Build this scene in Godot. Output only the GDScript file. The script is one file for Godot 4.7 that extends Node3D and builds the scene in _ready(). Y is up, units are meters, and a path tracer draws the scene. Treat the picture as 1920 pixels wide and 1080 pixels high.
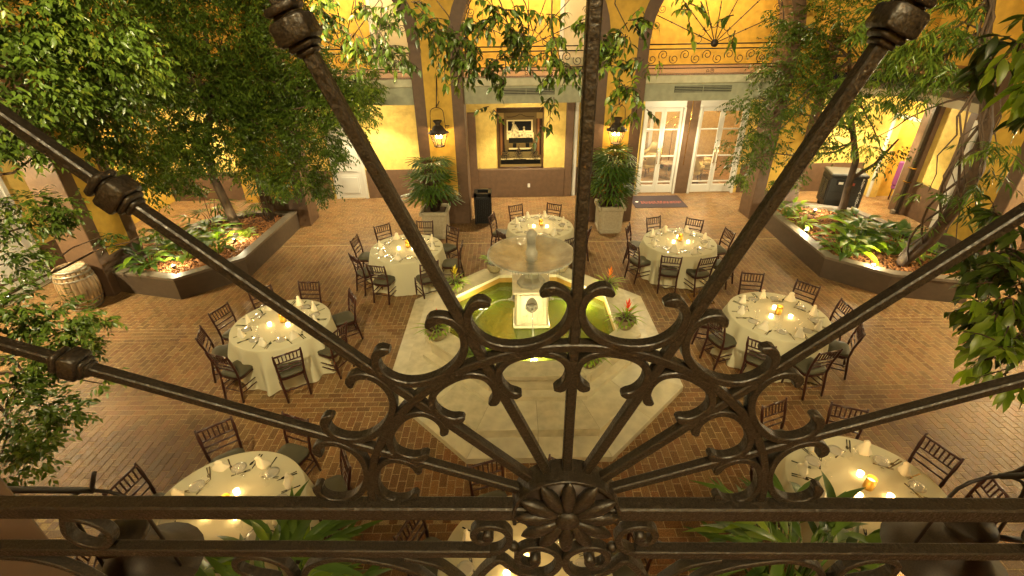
extends Node3D
# A hotel courtyard at night, seen through the wrought iron fan of an upper gallery arch.

var rng := RandomNumberGenerator.new()
var names := {}
var M := {}
var CAM := Vector3(0, 5.3, 0)

# ---------------------------------------------------------------- helpers
func numbered(n: String) -> String:
	var k: int = names.get(n, 0)
	names[n] = k + 1
	return n if k == 0 else "%s_%03d" % [n, k]

func tag(o: Node, label: String, category: String, group := "", kind := "") -> Node:
	if label: o.set_meta("label", label)
	if category: o.set_meta("category", category)
	if group: o.set_meta("group", group)
	if kind: o.set_meta("kind", kind)
	return o

func thing(n: String, label: String, category: String, at := Vector3.ZERO, turn := 0.0, group := "") -> Node3D:
	var o := Node3D.new()
	o.name = numbered(n)
	add_child(o)
	o.position = at
	o.rotation.y = turn
	tag(o, label, category, group)
	return o

func put(n: String, mesh: Mesh, m: Material, parent: Node = null, xf := Transform3D()) -> MeshInstance3D:
	var o := MeshInstance3D.new()
	o.mesh = mesh
	o.material_override = m
	o.transform = xf
	if parent == null:
		o.name = numbered(n)
		add_child(o)
	else:
		o.name = n
		parent.add_child(o, true)
	return o

func dup(root: Node3D, at: Vector3, turn: float, label := "", group := "") -> Node3D:
	var r: Node3D = root.duplicate()
	r.name = numbered(String(root.name).rstrip("_0123456789"))
	add_child(r)
	r.position = at
	r.rotation.y = turn
	if label: r.set_meta("label", label)
	if group: r.set_meta("group", group)
	return r

func S(smooth := false) -> SurfaceTool:
	var st := SurfaceTool.new()
	st.begin(Mesh.PRIMITIVE_TRIANGLES)
	st.set_smooth_group(0 if smooth else -1)
	return st

func done(st: SurfaceTool) -> ArrayMesh:
	st.generate_normals()
	return st.commit()

func tri(st: SurfaceTool, a: Vector3, b: Vector3, c: Vector3) -> void:
	st.add_vertex(a)
	st.add_vertex(b)
	st.add_vertex(c)

func tri_out(st: SurfaceTool, a: Vector3, b: Vector3, c: Vector3, out: Vector3) -> void:
	if (b - a).cross(c - a).dot(out) > 0.0:
		tri(st, a, c, b)
	else:
		tri(st, a, b, c)

func quad_out(st: SurfaceTool, a: Vector3, b: Vector3, c: Vector3, d: Vector3, out: Vector3) -> void:
	tri_out(st, a, b, c, out)
	tri_out(st, a, c, d, out)

func box(st: SurfaceTool, c: Vector3, s: Vector3, bev := 0.0, bs := Basis()) -> void:
	var h := s * 0.5
	var P := func(x: float, y: float, z: float) -> Vector3: return c + bs * Vector3(x, y, z)
	for ax in 3:
		var u := (ax + 1) % 3
		var w := (ax + 2) % 3
		for sg in [-1.0, 1.0]:
			var q := []
			for k in [[-1.0, -1.0], [1.0, -1.0], [1.0, 1.0], [-1.0, 1.0]]:
				var v := Vector3()
				v[ax] = sg * h[ax]
				v[u] = k[0] * (h[u] - bev)
				v[w] = k[1] * (h[w] - bev)
				q.append(P.call(v.x, v.y, v.z))
			var n := Vector3()
			n[ax] = sg
			quad_out(st, q[0], q[1], q[2], q[3], bs * n)
	if bev <= 0.0:
		return
	for ax in 3:
		var u := (ax + 1) % 3
		var w := (ax + 2) % 3
		for su in [-1.0, 1.0]:
			for sw in [-1.0, 1.0]:
				var q := []
				for k in [[-1.0, 0], [1.0, 0], [1.0, 1], [-1.0, 1]]:
					var v := Vector3()
					v[ax] = k[0] * (h[ax] - bev)
					v[u] = su * (h[u] if k[1] == 0 else h[u] - bev)
					v[w] = sw * (h[w] - bev if k[1] == 0 else h[w])
					q.append(P.call(v.x, v.y, v.z))
				var n := Vector3()
				n[u] = su
				n[w] = sw
				quad_out(st, q[0], q[1], q[2], q[3], bs * n)
	for sx in [-1.0, 1.0]:
		for sy in [-1.0, 1.0]:
			for sz in [-1.0, 1.0]:
				tri_out(st, P.call(sx * h.x, sy * (h.y - bev), sz * (h.z - bev)), P.call(sx * (h.x - bev), sy * h.y, sz * (h.z - bev)), P.call(sx * (h.x - bev), sy * (h.y - bev), sz * h.z), bs * Vector3(sx, sy, sz))

func boxm(s: Vector3, bev := 0.0, c := Vector3.ZERO) -> ArrayMesh:
	var st := S()
	box(st, c, s, bev)
	return done(st)

func span(st: SurfaceTool, lo: Vector3, hi: Vector3, bev := 0.0) -> void:
	box(st, (lo + hi) * 0.5, hi - lo, bev)

func spanm(lo: Vector3, hi: Vector3, bev := 0.0) -> ArrayMesh:
	return boxm(hi - lo, bev, (lo + hi) * 0.5)

func sweep(st: SurfaceTool, rings: Array, caps := true) -> void:
	var cs := []
	for r in rings:
		var c := Vector3.ZERO
		for p in r: c += p
		cs.append(c / r.size())
	for i in rings.size() - 1:
		var a: PackedVector3Array = rings[i]
		var b: PackedVector3Array = rings[i + 1]
		var n := a.size()
		var mid: Vector3 = (cs[i] + cs[i + 1]) * 0.5
		for j in n:
			var k := (j + 1) % n
			quad_out(st, a[j], a[k], b[k], b[j], (a[j] + a[k] + b[k] + b[j]) * 0.25 - mid)
	if caps:
		var a: PackedVector3Array = rings[0]
		var z: PackedVector3Array = rings[-1]
		for j in a.size():
			var k := (j + 1) % a.size()
			tri_out(st, cs[0], a[j], a[k], cs[0] - cs[1])
			tri_out(st, cs[-1], z[j], z[k], cs[-1] - cs[-2])

func tube(st: SurfaceTool, pts: Array, rad, seg := 8, caps := true) -> void:
	var rings := []
	var up := Vector3.UP
	for i in pts.size():
		var t: Vector3 = (pts[mini(i + 1, pts.size() - 1)] - pts[maxi(i - 1, 0)]).normalized()
		if i == 0:
			up = Vector3.RIGHT if absf(t.y) > 0.9 else Vector3.UP
		var x := up.cross(t).normalized()
		up = t.cross(x).normalized()
		var r: float = rad[i] if rad is Array else rad
		var ring := PackedVector3Array()
		for j in seg:
			var a := TAU * j / seg
			ring.append(pts[i] + (x * cos(a) + up * sin(a)) * r)
		rings.append(ring)
	sweep(st, rings, caps)

func tubem(pts: Array, rad, seg := 8) -> ArrayMesh:
	var st := S(true)
	tube(st, pts, rad, seg)
	return done(st)

# a bar of rectangular section swept along points that lie in a plane of normal nrm
func bar(st: SurfaceTool, pts: Array, hw, hd, nrm := Vector3.BACK, bev := 0.0) -> void:
	var rings := []
	for i in pts.size():
		var t: Vector3 = (pts[mini(i + 1, pts.size() - 1)] - pts[maxi(i - 1, 0)]).normalized()
		var x := t.cross(nrm).normalized()
		var w: float = hw[i] if hw is Array else hw
		var dd: float = hd[i] if hd is Array else hd
		var ring := PackedVector3Array()
		if bev > 0.0:
			var b := minf(bev, w * 0.6)
			for k in [[1, 1, 0], [1, 1, 1], [-1, 1, 1], [-1, 1, 0], [-1, -1, 0], [-1, -1, 1], [1, -1, 1], [1, -1, 0]]:
				ring.append(pts[i] + x * k[0] * (w - (b if k[2] == 1 else 0.0)) + nrm * k[1] * (dd - (b if k[2] == 0 else 0.0)))
		else:
			for k in [[1, 1], [-1, 1], [-1, -1], [1, -1]]:
				ring.append(pts[i] + x * w * k[0] + nrm * dd * k[1])
		rings.append(ring)
	sweep(st, rings)

# profile points (radius, height) given upwards on the outside
func lathe(st: SurfaceTool, prof: Array, seg := 16, at := Vector3.ZERO, bs := Basis()) -> void:
	for i in prof.size() - 1:
		var p: Vector2 = prof[i]
		var q: Vector2 = prof[i + 1]
		for j in seg:
			var a := TAU * j / seg
			var b := TAU * (j + 1) / seg
			var v1 := at + bs * Vector3(cos(a) * p.x, p.y, sin(a) * p.x)
			var v2 := at + bs * Vector3(cos(b) * p.x, p.y, sin(b) * p.x)
			var v3 := at + bs * Vector3(cos(b) * q.x, q.y, sin(b) * q.x)
			var v4 := at + bs * Vector3(cos(a) * q.x, q.y, sin(a) * q.x)
			if p.x > 1e-5: tri(st, v1, v2, v3)
			if q.x > 1e-5: tri(st, v1, v3, v4)

func lathem(prof: Array, seg := 16, smooth := true) -> ArrayMesh:
	var st := S(smooth)
	lathe(st, prof, seg)
	return done(st)

func prism(st: SurfaceTool, poly: PackedVector2Array, z0: float, z1: float, xf := Transform3D()) -> void:
	var p := poly.duplicate()
	if Geometry2D.is_polygon_clockwise(p):
		p.reverse()
	var idx := Geometry2D.triangulate_polygon(p)
	var V := func(v: Vector2, z: float) -> Vector3: return xf * Vector3(v.x, v.y, z)
	for i in range(0, idx.size(), 3):
		tri_out(st, V.call(p[idx[i]], z1), V.call(p[idx[i + 1]], z1), V.call(p[idx[i + 2]], z1), xf.basis * Vector3.BACK)
		tri_out(st, V.call(p[idx[i]], z0), V.call(p[idx[i + 1]], z0), V.call(p[idx[i + 2]], z0), xf.basis * Vector3.FORWARD)
	for i in p.size():
		var a := p[i]
		var b := p[(i + 1) % p.size()]
		quad_out(st, V.call(a, z0), V.call(b, z0), V.call(b, z1), V.call(a, z1), xf.basis * Vector3(b.y - a.y, a.x - b.x, 0))

func prismm(poly: PackedVector2Array, z0: float, z1: float, xf := Transform3D()) -> ArrayMesh:
	var st := S()
	prism(st, poly, z0, z1, xf)
	return done(st)

# turns a prism's plane so that polygon (x, y) means (x, -z) on the ground and z goes up
func flat() -> Transform3D:
	return Transform3D(Basis(Vector3.RIGHT, Vector3.FORWARD, Vector3.UP), Vector3.ZERO)

func noise_tex(seed_: int, freq: float, lo: float, hi: float, oct := 4, size := 256, type := FastNoiseLite.TYPE_SIMPLEX_SMOOTH, stretch := 1.0) -> ImageTexture:
	var n := FastNoiseLite.new()
	n.seed = seed_
	n.frequency = freq
	n.fractal_octaves = oct
	n.noise_type = type
	var src := n.get_seamless_image(size, size)
	var d := src.get_data()
	var o := PackedByteArray()
	o.resize(size * size)
	for i in size * size:
		o[i] = int(255.0 * clampf(lo + (hi - lo) * d[i] / 255.0, 0.0, 1.0))
	var im := Image.create_from_data(size, size, false, Image.FORMAT_L8, o)
	if stretch != 1.0:
		im.resize(size, int(size * stretch))
	im.convert(Image.FORMAT_RGB8)
	return ImageTexture.create_from_image(im)

func mat(key: String, c: Color, rough: float, o := {}) -> StandardMaterial3D:
	var m := StandardMaterial3D.new()
	m.resource_name = key
	m.albedo_color = Color(c.r, c.g, c.b).linear_to_srgb()
	m.roughness = rough
	m.metallic = o.get("metal", 0.0)
	m.metallic_specular = o.get("spec", 0.5)
	if o.has("tex"):
		m.albedo_texture = o.tex
	if o.has("rtex"):
		m.roughness_texture = o.rtex
	if o.has("bump"):
		m.heightmap_enabled = true
		m.heightmap_texture = o.bump
		m.heightmap_scale = o.get("depth", 0.5)
	if (o.has("tex") or o.has("bump") or o.has("rtex")) and not o.has("uv"):
		m.uv1_triplanar = true
		m.uv1_world_triplanar = o.get("world", true)
		var s: float = o.get("scale", 1.0)
		m.uv1_scale = Vector3(s, s * o.get("sy", 1.0), s)
	if o.has("alpha"):
		m.transparency = BaseMaterial3D.TRANSPARENCY_ALPHA
		m.albedo_color.a = o.alpha
	if o.has("emit"):
		m.emission_enabled = true
		var e: Color = o.emit
		m.emission = Color(e.r, e.g, e.b).linear_to_srgb()
		m.emission_energy_multiplier = o.get("power", 1.0)
	if o.has("back"):
		m.backlight_enabled = true
		m.backlight = o.back
	if o.has("coat"):
		m.clearcoat_enabled = true
		m.clearcoat = o.coat
		m.clearcoat_roughness = 0.2
	if o.has("rim"):
		m.rim_enabled = true
		m.rim = o.rim
	if o.get("vc", false):
		m.vertex_color_use_as_albedo = true
	M[key] = m
	return m

func lamp(at: Vector3, e: float, c: Color, size := 0.05, parent: Node = null) -> OmniLight3D:
	var l := OmniLight3D.new()
	l.light_energy = e
	l.light_color = c
	l.light_size = size
	l.omni_range = 40.0
	l.omni_attenuation = 2.0
	l.shadow_enabled = true
	l.name = "lamp_light" if parent else numbered("lamp_light")
	l.position = at
	(parent if parent else self).add_child(l, true)
	return l

func spot(at: Vector3, to: Vector3, e: float, c: Color, angle := 45.0, soft := 0.6, size := 0.06) -> SpotLight3D:
	var l := SpotLight3D.new()
	l.light_energy = e
	l.light_color = c
	l.light_size = size
	l.spot_angle = angle
	l.spot_angle_attenuation = soft
	l.spot_range = 40.0
	l.spot_attenuation = 2.0
	l.shadow_enabled = true
	l.name = numbered("spot_light")
	add_child(l)
	l.look_at_from_position(at, to, Vector3.UP if absf((to - at).normalized().y) < 0.98 else Vector3.RIGHT)
	return l

const WARM := Color(1.0, 0.93, 0.75)
const AMBER := Color(1.0, 0.92, 0.72)
const FLAME := Color(1.0, 0.80, 0.52)

# ---------------------------------------------------------------- scene
func _ready() -> void:
	rng.seed = 7
	# camera
	var cam := Camera3D.new()
	cam.name = "camera"
	cam.fov = 61.344
	cam.near = 0.05
	cam.far = 400.0
	cam.transform = Transform3D(Basis(Vector3(0.99988, -0.013588, 0.007625), Vector3(0.015581, 0.871963, -0.489323), Vector3(0, 0.489382, 0.872069)).orthonormalized(), CAM)
	add_child(cam)
	# night sky over a lit city
	var we := WorldEnvironment.new()
	we.name = "environment"
	var env := Environment.new()
	var sky := Sky.new()
	var sm := ProceduralSkyMaterial.new()
	sm.sky_top_color = Color(0.13, 0.115, 0.08)
	sm.sky_horizon_color = Color(0.30, 0.25, 0.15)
	sm.ground_bottom_color = Color(0.05, 0.04, 0.03)
	sm.ground_horizon_color = Color(0.2, 0.15, 0.1)
	sm.sun_angle_max = 0.0
	sky.sky_material = sm
	env.background_mode = Environment.BG_SKY
	env.sky = sky
	env.background_energy_multiplier = 1.25
	env.tonemap_mode = Environment.TONE_MAPPER_LINEAR
	env.tonemap_exposure = 2.22
	env.sdfgi_enabled = true
	env.ssao_enabled = true
	env.ssil_enabled = true
	we.environment = env
	add_child(we)
	build_materials()
	build_lights()
	build_floor()
	build_buildings()
	build_far_wall()
	build_side_walls()
	build_lobby()
	build_gallery_rails()
	build_near_gallery()
	build_planters()
	build_fountain()
	build_tables()
	build_props()
	build_lanterns()
	build_trees()
	build_plants()
	build_grille()

func build_materials() -> void:
	var stucco := noise_tex(1, 0.02, 0.89, 1.04, 6, 512)
	var stucco_b := noise_tex(2, 0.03, 0.0, 1.0, 4, 256)
	var fine := noise_tex(3, 0.09, 0.6, 1.1, 3, 256)
	var fine_b := noise_tex(4, 0.14, 0.0, 1.0, 3, 256)
	var streak := noise_tex(5, 0.02, 0.55, 1.1, 4, 256, FastNoiseLite.TYPE_SIMPLEX_SMOOTH, 0.125)
	var marble := noise_tex(6, 0.014, 0.87, 1.04, 6, 512)
	var blotch := noise_tex(8, 0.02, 0.22, 0.64, 4, 256)
	M["fine"] = null
	mat("pale_yellow", Color(0.60, 0.42, 0.10), 0.75, {tex = stucco, scale = 0.4, bump = fine_b, depth = 0.6})
	mat("yellow", Color(0.58, 0.35, 0.045), 0.75, {tex = stucco, scale = 0.35, bump = stucco_b, depth = 1.0})
	mat("brown", Color(0.112, 0.061, 0.030), 0.6, {tex = stucco, scale = 0.5, bump = stucco_b, depth = 0.6})
	mat("fascia", Color(0.30, 0.30, 0.20), 0.7, {tex = stucco, scale = 0.4})
	mat("cornice", Color(0.48, 0.45, 0.30), 0.7, {tex = stucco, scale = 0.4})
	mat("white", Color(0.50, 0.48, 0.42), 0.45)
	mat("ceiling", Color(0.62, 0.56, 0.42), 0.8)
	mat("tile", Color(0.30, 0.17, 0.11), 0.5, {tex = fine, scale = 1.0})
	mat("mortar", Color(0.50, 0.36, 0.17), 0.85, {tex = fine, scale = 2.0})
	mat("brick", Color(0.275, 0.145, 0.054), 1.0, {spec = 0.36, tex = fine, scale = 2.2, bump = fine_b, depth = 0.25, vc = true, rtex = blotch})
	for k in 5:
		var c: Color = [Color(1, 1, 1), Color(0.8, 0.75, 0.7), Color(1.25, 1.2, 1.1), Color(0.95, 0.85, 0.7), Color(1.1, 0.95, 0.9)][k]
		mat("brick%d" % k, Color(0.275 * c.r, 0.145 * c.g, 0.054 * c.b), 1.0, {spec = 0.36, tex = fine, scale = 2.2, bump = fine_b, depth = 0.25, rtex = blotch})
	mat("concrete", Color(0.16, 0.125, 0.085), 0.55, {tex = stucco, scale = 0.7, bump = fine_b, depth = 0.3})
	mat("planter_wall", Color(0.085, 0.058, 0.036), 0.5, {tex = stucco, scale = 0.6})
	mat("marble", Color(0.58, 0.52, 0.33), 0.35, {tex = marble, scale = 0.5})
	mat("marble_worn", Color(0.46, 0.44, 0.33), 0.5, {tex = streak, scale = 0.6, bump = fine_b, depth = 0.3})
	mat("pool", Color(0.30, 0.17, 0.02), 0.6, {tex = stucco, scale = 0.8})
	mat("water", Color(0.17, 0.22, 0.02), 0.05, {alpha = 0.6, bump = noise_tex(12, 0.03, 0.0, 1.0, 2, 256), depth = 0.35, scale = 0.8})
	mat("clear_water", Color(0.8, 0.85, 0.8), 0.04, {alpha = 0.25})
	mat("basin_water", Color(0.34, 0.31, 0.2), 0.08, {alpha = 0.12, bump = noise_tex(13, 0.03, 0.0, 1.0, 2, 256), depth = 0.6, scale = 1.2})
	mat("stone_dark", Color(0.12, 0.10, 0.06), 0.6)
	mat("iron", Color(0.030, 0.021, 0.011), 0.95, {spec = 0.5, metal = 0.15, tex = noise_tex(21, 0.09, 0.1, 1.35, 4, 256), scale = 11.0, bump = stucco_b, depth = 0.12, world = false, rtex = noise_tex(22, 0.07, 0.2, 0.85, 4, 256)})
	mat("iron_thin", Color(0.03, 0.02, 0.014), 0.5, {metal = 0.2})
	mat("black_metal", Color(0.012, 0.012, 0.012), 0.35, {metal = 0.3})
	mat("copper", Color(0.055, 0.038, 0.022), 0.5, {metal = 0.4, tex = fine, scale = 5.0})
	mat("glass", Color(0.9, 0.92, 0.9), 0.02, {alpha = 0.03})
	mat("lens", Color(1, 0.95, 0.85), 0.3, {emit = Color(1, 0.9, 0.7), power = 12.0})
	mat("ceiling_glow", Color(1, 0.95, 0.85), 0.3, {emit = Color(1, 0.85, 0.6), power = 6.0})
	mat("flame", Color(1, 0.8, 0.5), 0.4, {emit = Color(1, 0.72, 0.36), power = 26.0})
	mat("votive", Color(0.9, 0.75, 0.5), 0.3, {emit = Color(1, 0.66, 0.28), power = 7.0})
	mat("gold", Color(0.75, 0.45, 0.08), 0.28, {metal = 0.9, tex = fine, scale = 12.0, bump = fine_b, depth = 0.3, world = false})
	mat("gold_glow", Color(0.9, 0.7, 0.3), 0.4, {emit = Color(1, 0.74, 0.30), power = 1.5})
	mat("cloth", Color(0.54, 0.50, 0.32), 0.85, {rim = 0.3, bump = noise_tex(15, 0.2, 0.0, 1.0, 2, 256), depth = 0.05, scale = 4.0})
	mat("napkin", Color(0.74, 0.68, 0.50), 0.8, {rim = 0.3})
	mat("steel", Color(0.42, 0.40, 0.36), 0.18, {metal = 1.0})
	mat("china", Color(0.62, 0.58, 0.46), 0.1, {alpha = 0.55})
	mat("mahogany", Color(0.038, 0.009, 0.006), 0.32, {coat = 0.25})
	mat("cushion", Color(0.075, 0.068, 0.040), 0.5, {spec = 0.35, bump = fine_b, depth = 0.08, scale = 3.0, world = false})
	mat("bark", Color(0.10, 0.058, 0.028), 0.85, {tex = streak, scale = 1.6, sy = 0.4, bump = fine_b, depth = 1.0})
	mat("mulch", Color(0.30, 0.125, 0.04), 0.9, {vc = true})
	mat("soil", Color(0.10, 0.05, 0.02), 0.95, {tex = fine, scale = 3.0})
	mat("leaf", Color(0.076, 0.122, 0.015), 0.38, {vc = true, back = Color(0.55, 0.70, 0.10)})
	mat("leaf_a", Color(0.074, 0.116, 0.014), 0.36, {back = Color(0.6, 0.75, 0.10)})
	mat("leaf_b", Color(0.110, 0.150, 0.018), 0.36, {back = Color(0.65, 0.78, 0.10)})
	mat("leaf_c", Color(0.040, 0.085, 0.013), 0.4, {back = Color(0.3, 0.4, 0.08)})
	mat("leaf_lime", Color(0.20, 0.26, 0.03), 0.4, {back = Color(0.5, 0.6, 0.1)})
	mat("palm", Color(0.040, 0.078, 0.012), 0.55, {spec = 0.3, back = Color(0.3, 0.4, 0.08)})
	mat("flower_red", Color(0.65, 0.06, 0.02), 0.5, {back = Color(0.7, 0.2, 0.05)})
	mat("flower_orange", Color(0.75, 0.24, 0.02), 0.5, {back = Color(0.7, 0.3, 0.05)})
	mat("flower_yellow", Color(0.6, 0.5, 0.03), 0.5, {back = Color(0.6, 0.5, 0.05)})
	mat("wicker", Color(0.42, 0.32, 0.14), 0.7, {tex = noise_tex(17, 0.12, 0.3, 1.2, 2, 256), scale = 5.0, bump = fine_b, depth = 1.0})
	mat("terracotta", Color(0.40, 0.20, 0.10), 0.7, {tex = stucco, scale = 1.5})
	mat("cast_stone", Color(0.42, 0.36, 0.24), 0.65, {tex = stucco, scale = 1.2, bump = fine_b, depth = 0.3})
	mat("oak", Color(0.42, 0.28, 0.14), 0.55, {tex = streak, scale = 2.0, sy = 0.3, bump = fine_b, depth = 0.2, world = false})
	mat("oak_head", Color(0.62, 0.48, 0.33), 0.6, {tex = streak, scale = 2.5, world = false})
	mat("hoop", Color(0.36, 0.34, 0.28), 0.4, {metal = 0.7})
	mat("cooler", Color(0.055, 0.055, 0.05), 0.5, {tex = fine, scale = 2.0})
	mat("cooler_dark", Color(0.015, 0.015, 0.015), 0.6)
	mat("print_white", Color(0.8, 0.78, 0.72), 0.5)
	mat("mat_purple", Color(0.050, 0.030, 0.034), 0.9, {tex = fine, scale = 6.0})
	mat("mat_red", Color(0.40, 0.10, 0.06), 0.9)
	mat("brass", Color(0.62, 0.40, 0.10), 0.2, {metal = 1.0})
	mat("wood_floor", Color(0.30, 0.14, 0.04), 0.3, {tex = streak, scale = 1.0})
	mat("room_wall", Color(0.42, 0.25, 0.065), 0.7, {tex = stucco, scale = 0.5})
	mat("chair_leather", Color(0.40, 0.28, 0.10), 0.45)
	mat("purple", Color(0.16, 0.03, 0.12), 0.6)
	mat("rug", Color(0.22, 0.12, 0.045), 0.9, {tex = fine, scale = 3.0})
	mat("marble_b", Color(0.54, 0.48, 0.30), 0.4, {tex = marble, scale = 0.7, bump = fine_b, depth = 0.15})
	mat("marble_c", Color(0.60, 0.55, 0.37), 0.35, {tex = marble, scale = 0.4, bump = fine_b, depth = 0.15})
	mat("drape", Color(0.42, 0.36, 0.23), 0.8)

# ---------------------------------------------------------------- lights
func ceiling_lamp(at: Vector3, e: float, label: String, c := WARM, down := 0.0) -> void:
	var t := thing("ceiling_light", label, "ceiling light", at, 0, "ceiling lights of the galleries")
	put("rim", lathem([Vector2(0.0, 0.0), Vector2(0.13, -0.02), Vector2(0.15, 0.0), Vector2(0.15, 0.02)], 20), M.white, t)
	put("diffuser", lathem([Vector2(0.0, -0.055), Vector2(0.06, -0.05), Vector2(0.11, -0.02)], 20), M.ceiling_glow, t)
	lamp(Vector3(0, -0.1, 0), e, c, 0.08, t)
	if down > 0.0: spot(at + Vector3(0, -0.08, 0), at + Vector3(0, -3, 0), down, c, 58.0, 0.4, 0.05)

func build_lights() -> void:
	# under the arcades (3.26 m ceilings) and the galleries above (7.2 m)
	var low := [[-4.2, -14.55, "in the arcade by the panelled door", 1.6, 7.5], [0.5, -14.55, "before the framed picture", 1.2, 7.0], [5.2, -14.55, "before the glass doors", 1.6, 7.0], [-9.6, -14.6, "in the left rear corner", 2.6, 7.0], [10.4, -14.6, "in the right rear corner", 3.4, 9.0],
		[-9.9, -7.6, "in the left arcade beyond the barrel", 6.5, 5.0], [-9.9, -3.0, "in the left arcade near the corner", 1.6, 0.6], [10.7, -7.4, "in the right arcade", 7.0, 5.0], [10.7, -2.8, "in the right arcade near the corner", 3.0, 2.0]]
	for p in low:
		ceiling_lamp(Vector3(p[0], 3.235, p[1]), p[3], "round ceiling light %s" % p[2], WARM, p[4])
	var high := [[-4.2, -14.8, "left"], [0.5, -14.8, "middle"], [5.2, -14.8, "right"], [-9.9, -9.0, "left side rear"], [-9.9, -4.0, "left side front"], [10.8, -9.0, "right side rear"], [10.8, -4.0, "right side front"]]
	for p in high:
		ceiling_lamp(Vector3(p[0], 7.17, p[1]), 6.0, "round ceiling light of the upper gallery, %s bay" % p[2], AMBER)
	ceiling_lamp(Vector3(0.3, 7.17, 1.3), 4.5, "round ceiling light of the near gallery", AMBER)
	for p in [[-2.3, "left", Vector3(-5.6, 3.4, -8.5)], [2.7, "right", Vector3(6.6, 3.4, -9.5)]]:
		var at := Vector3(p[0], 6.6, -1.35)
		var t := thing("floodlight", "bronze floodlight on the %s of the near arch" % p[1], "floodlight", at, 0, "floodlights on the near wall")
		put("housing", boxm(Vector3(0.24, 0.18, 0.14), 0.02, Vector3(0, 0, 0.08)), M.copper, t)
		put("lens", boxm(Vector3(0.2, 0.14, 0.01), 0.003, Vector3(0, 0, 0.004)), M.ceiling_glow, t)
		put("arm", tubem([Vector3(0, 0, 0.14), Vector3(0, 0, 0.3)], 0.02, 6), M.iron_thin, t)
		spot(at + Vector3(0, 0, -0.02), p[2], 30.0, AMBER, 56.0, 0.8, 0.08)
	for p in [[0.0, "centre left", Vector3(-5.4, 3.3, -11.4), 66.0], [0.8, "centre right", Vector3(7.0, 3.3, -11.6), 62.0], [-0.5, "middle", Vector3(-0.1, 4.9, -4.4), 13.0]]:
		var at := Vector3(p[0], 6.95, -1.35)
		var t := thing("floodlight", "bronze floodlight high on the near wall, %s" % p[1], "floodlight", at, 0, "floodlights on the near wall")
		put("housing", boxm(Vector3(0.24, 0.18, 0.14), 0.02, Vector3(0, 0, 0.08)), M.copper, t)
		put("lens", boxm(Vector3(0.2, 0.14, 0.01), 0.003, Vector3(0, 0, 0.004)), M.ceiling_glow, t)
		put("arm", tubem([Vector3(0, 0, 0.14), Vector3(0, 0, 0.3)], 0.02, 6), M.iron_thin, t)
		spot(at + Vector3(0, 0, -0.02), p[2], p[3], AMBER, 20.0 if p[3] > 20.0 else 42.0, 0.9, 0.08)

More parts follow.
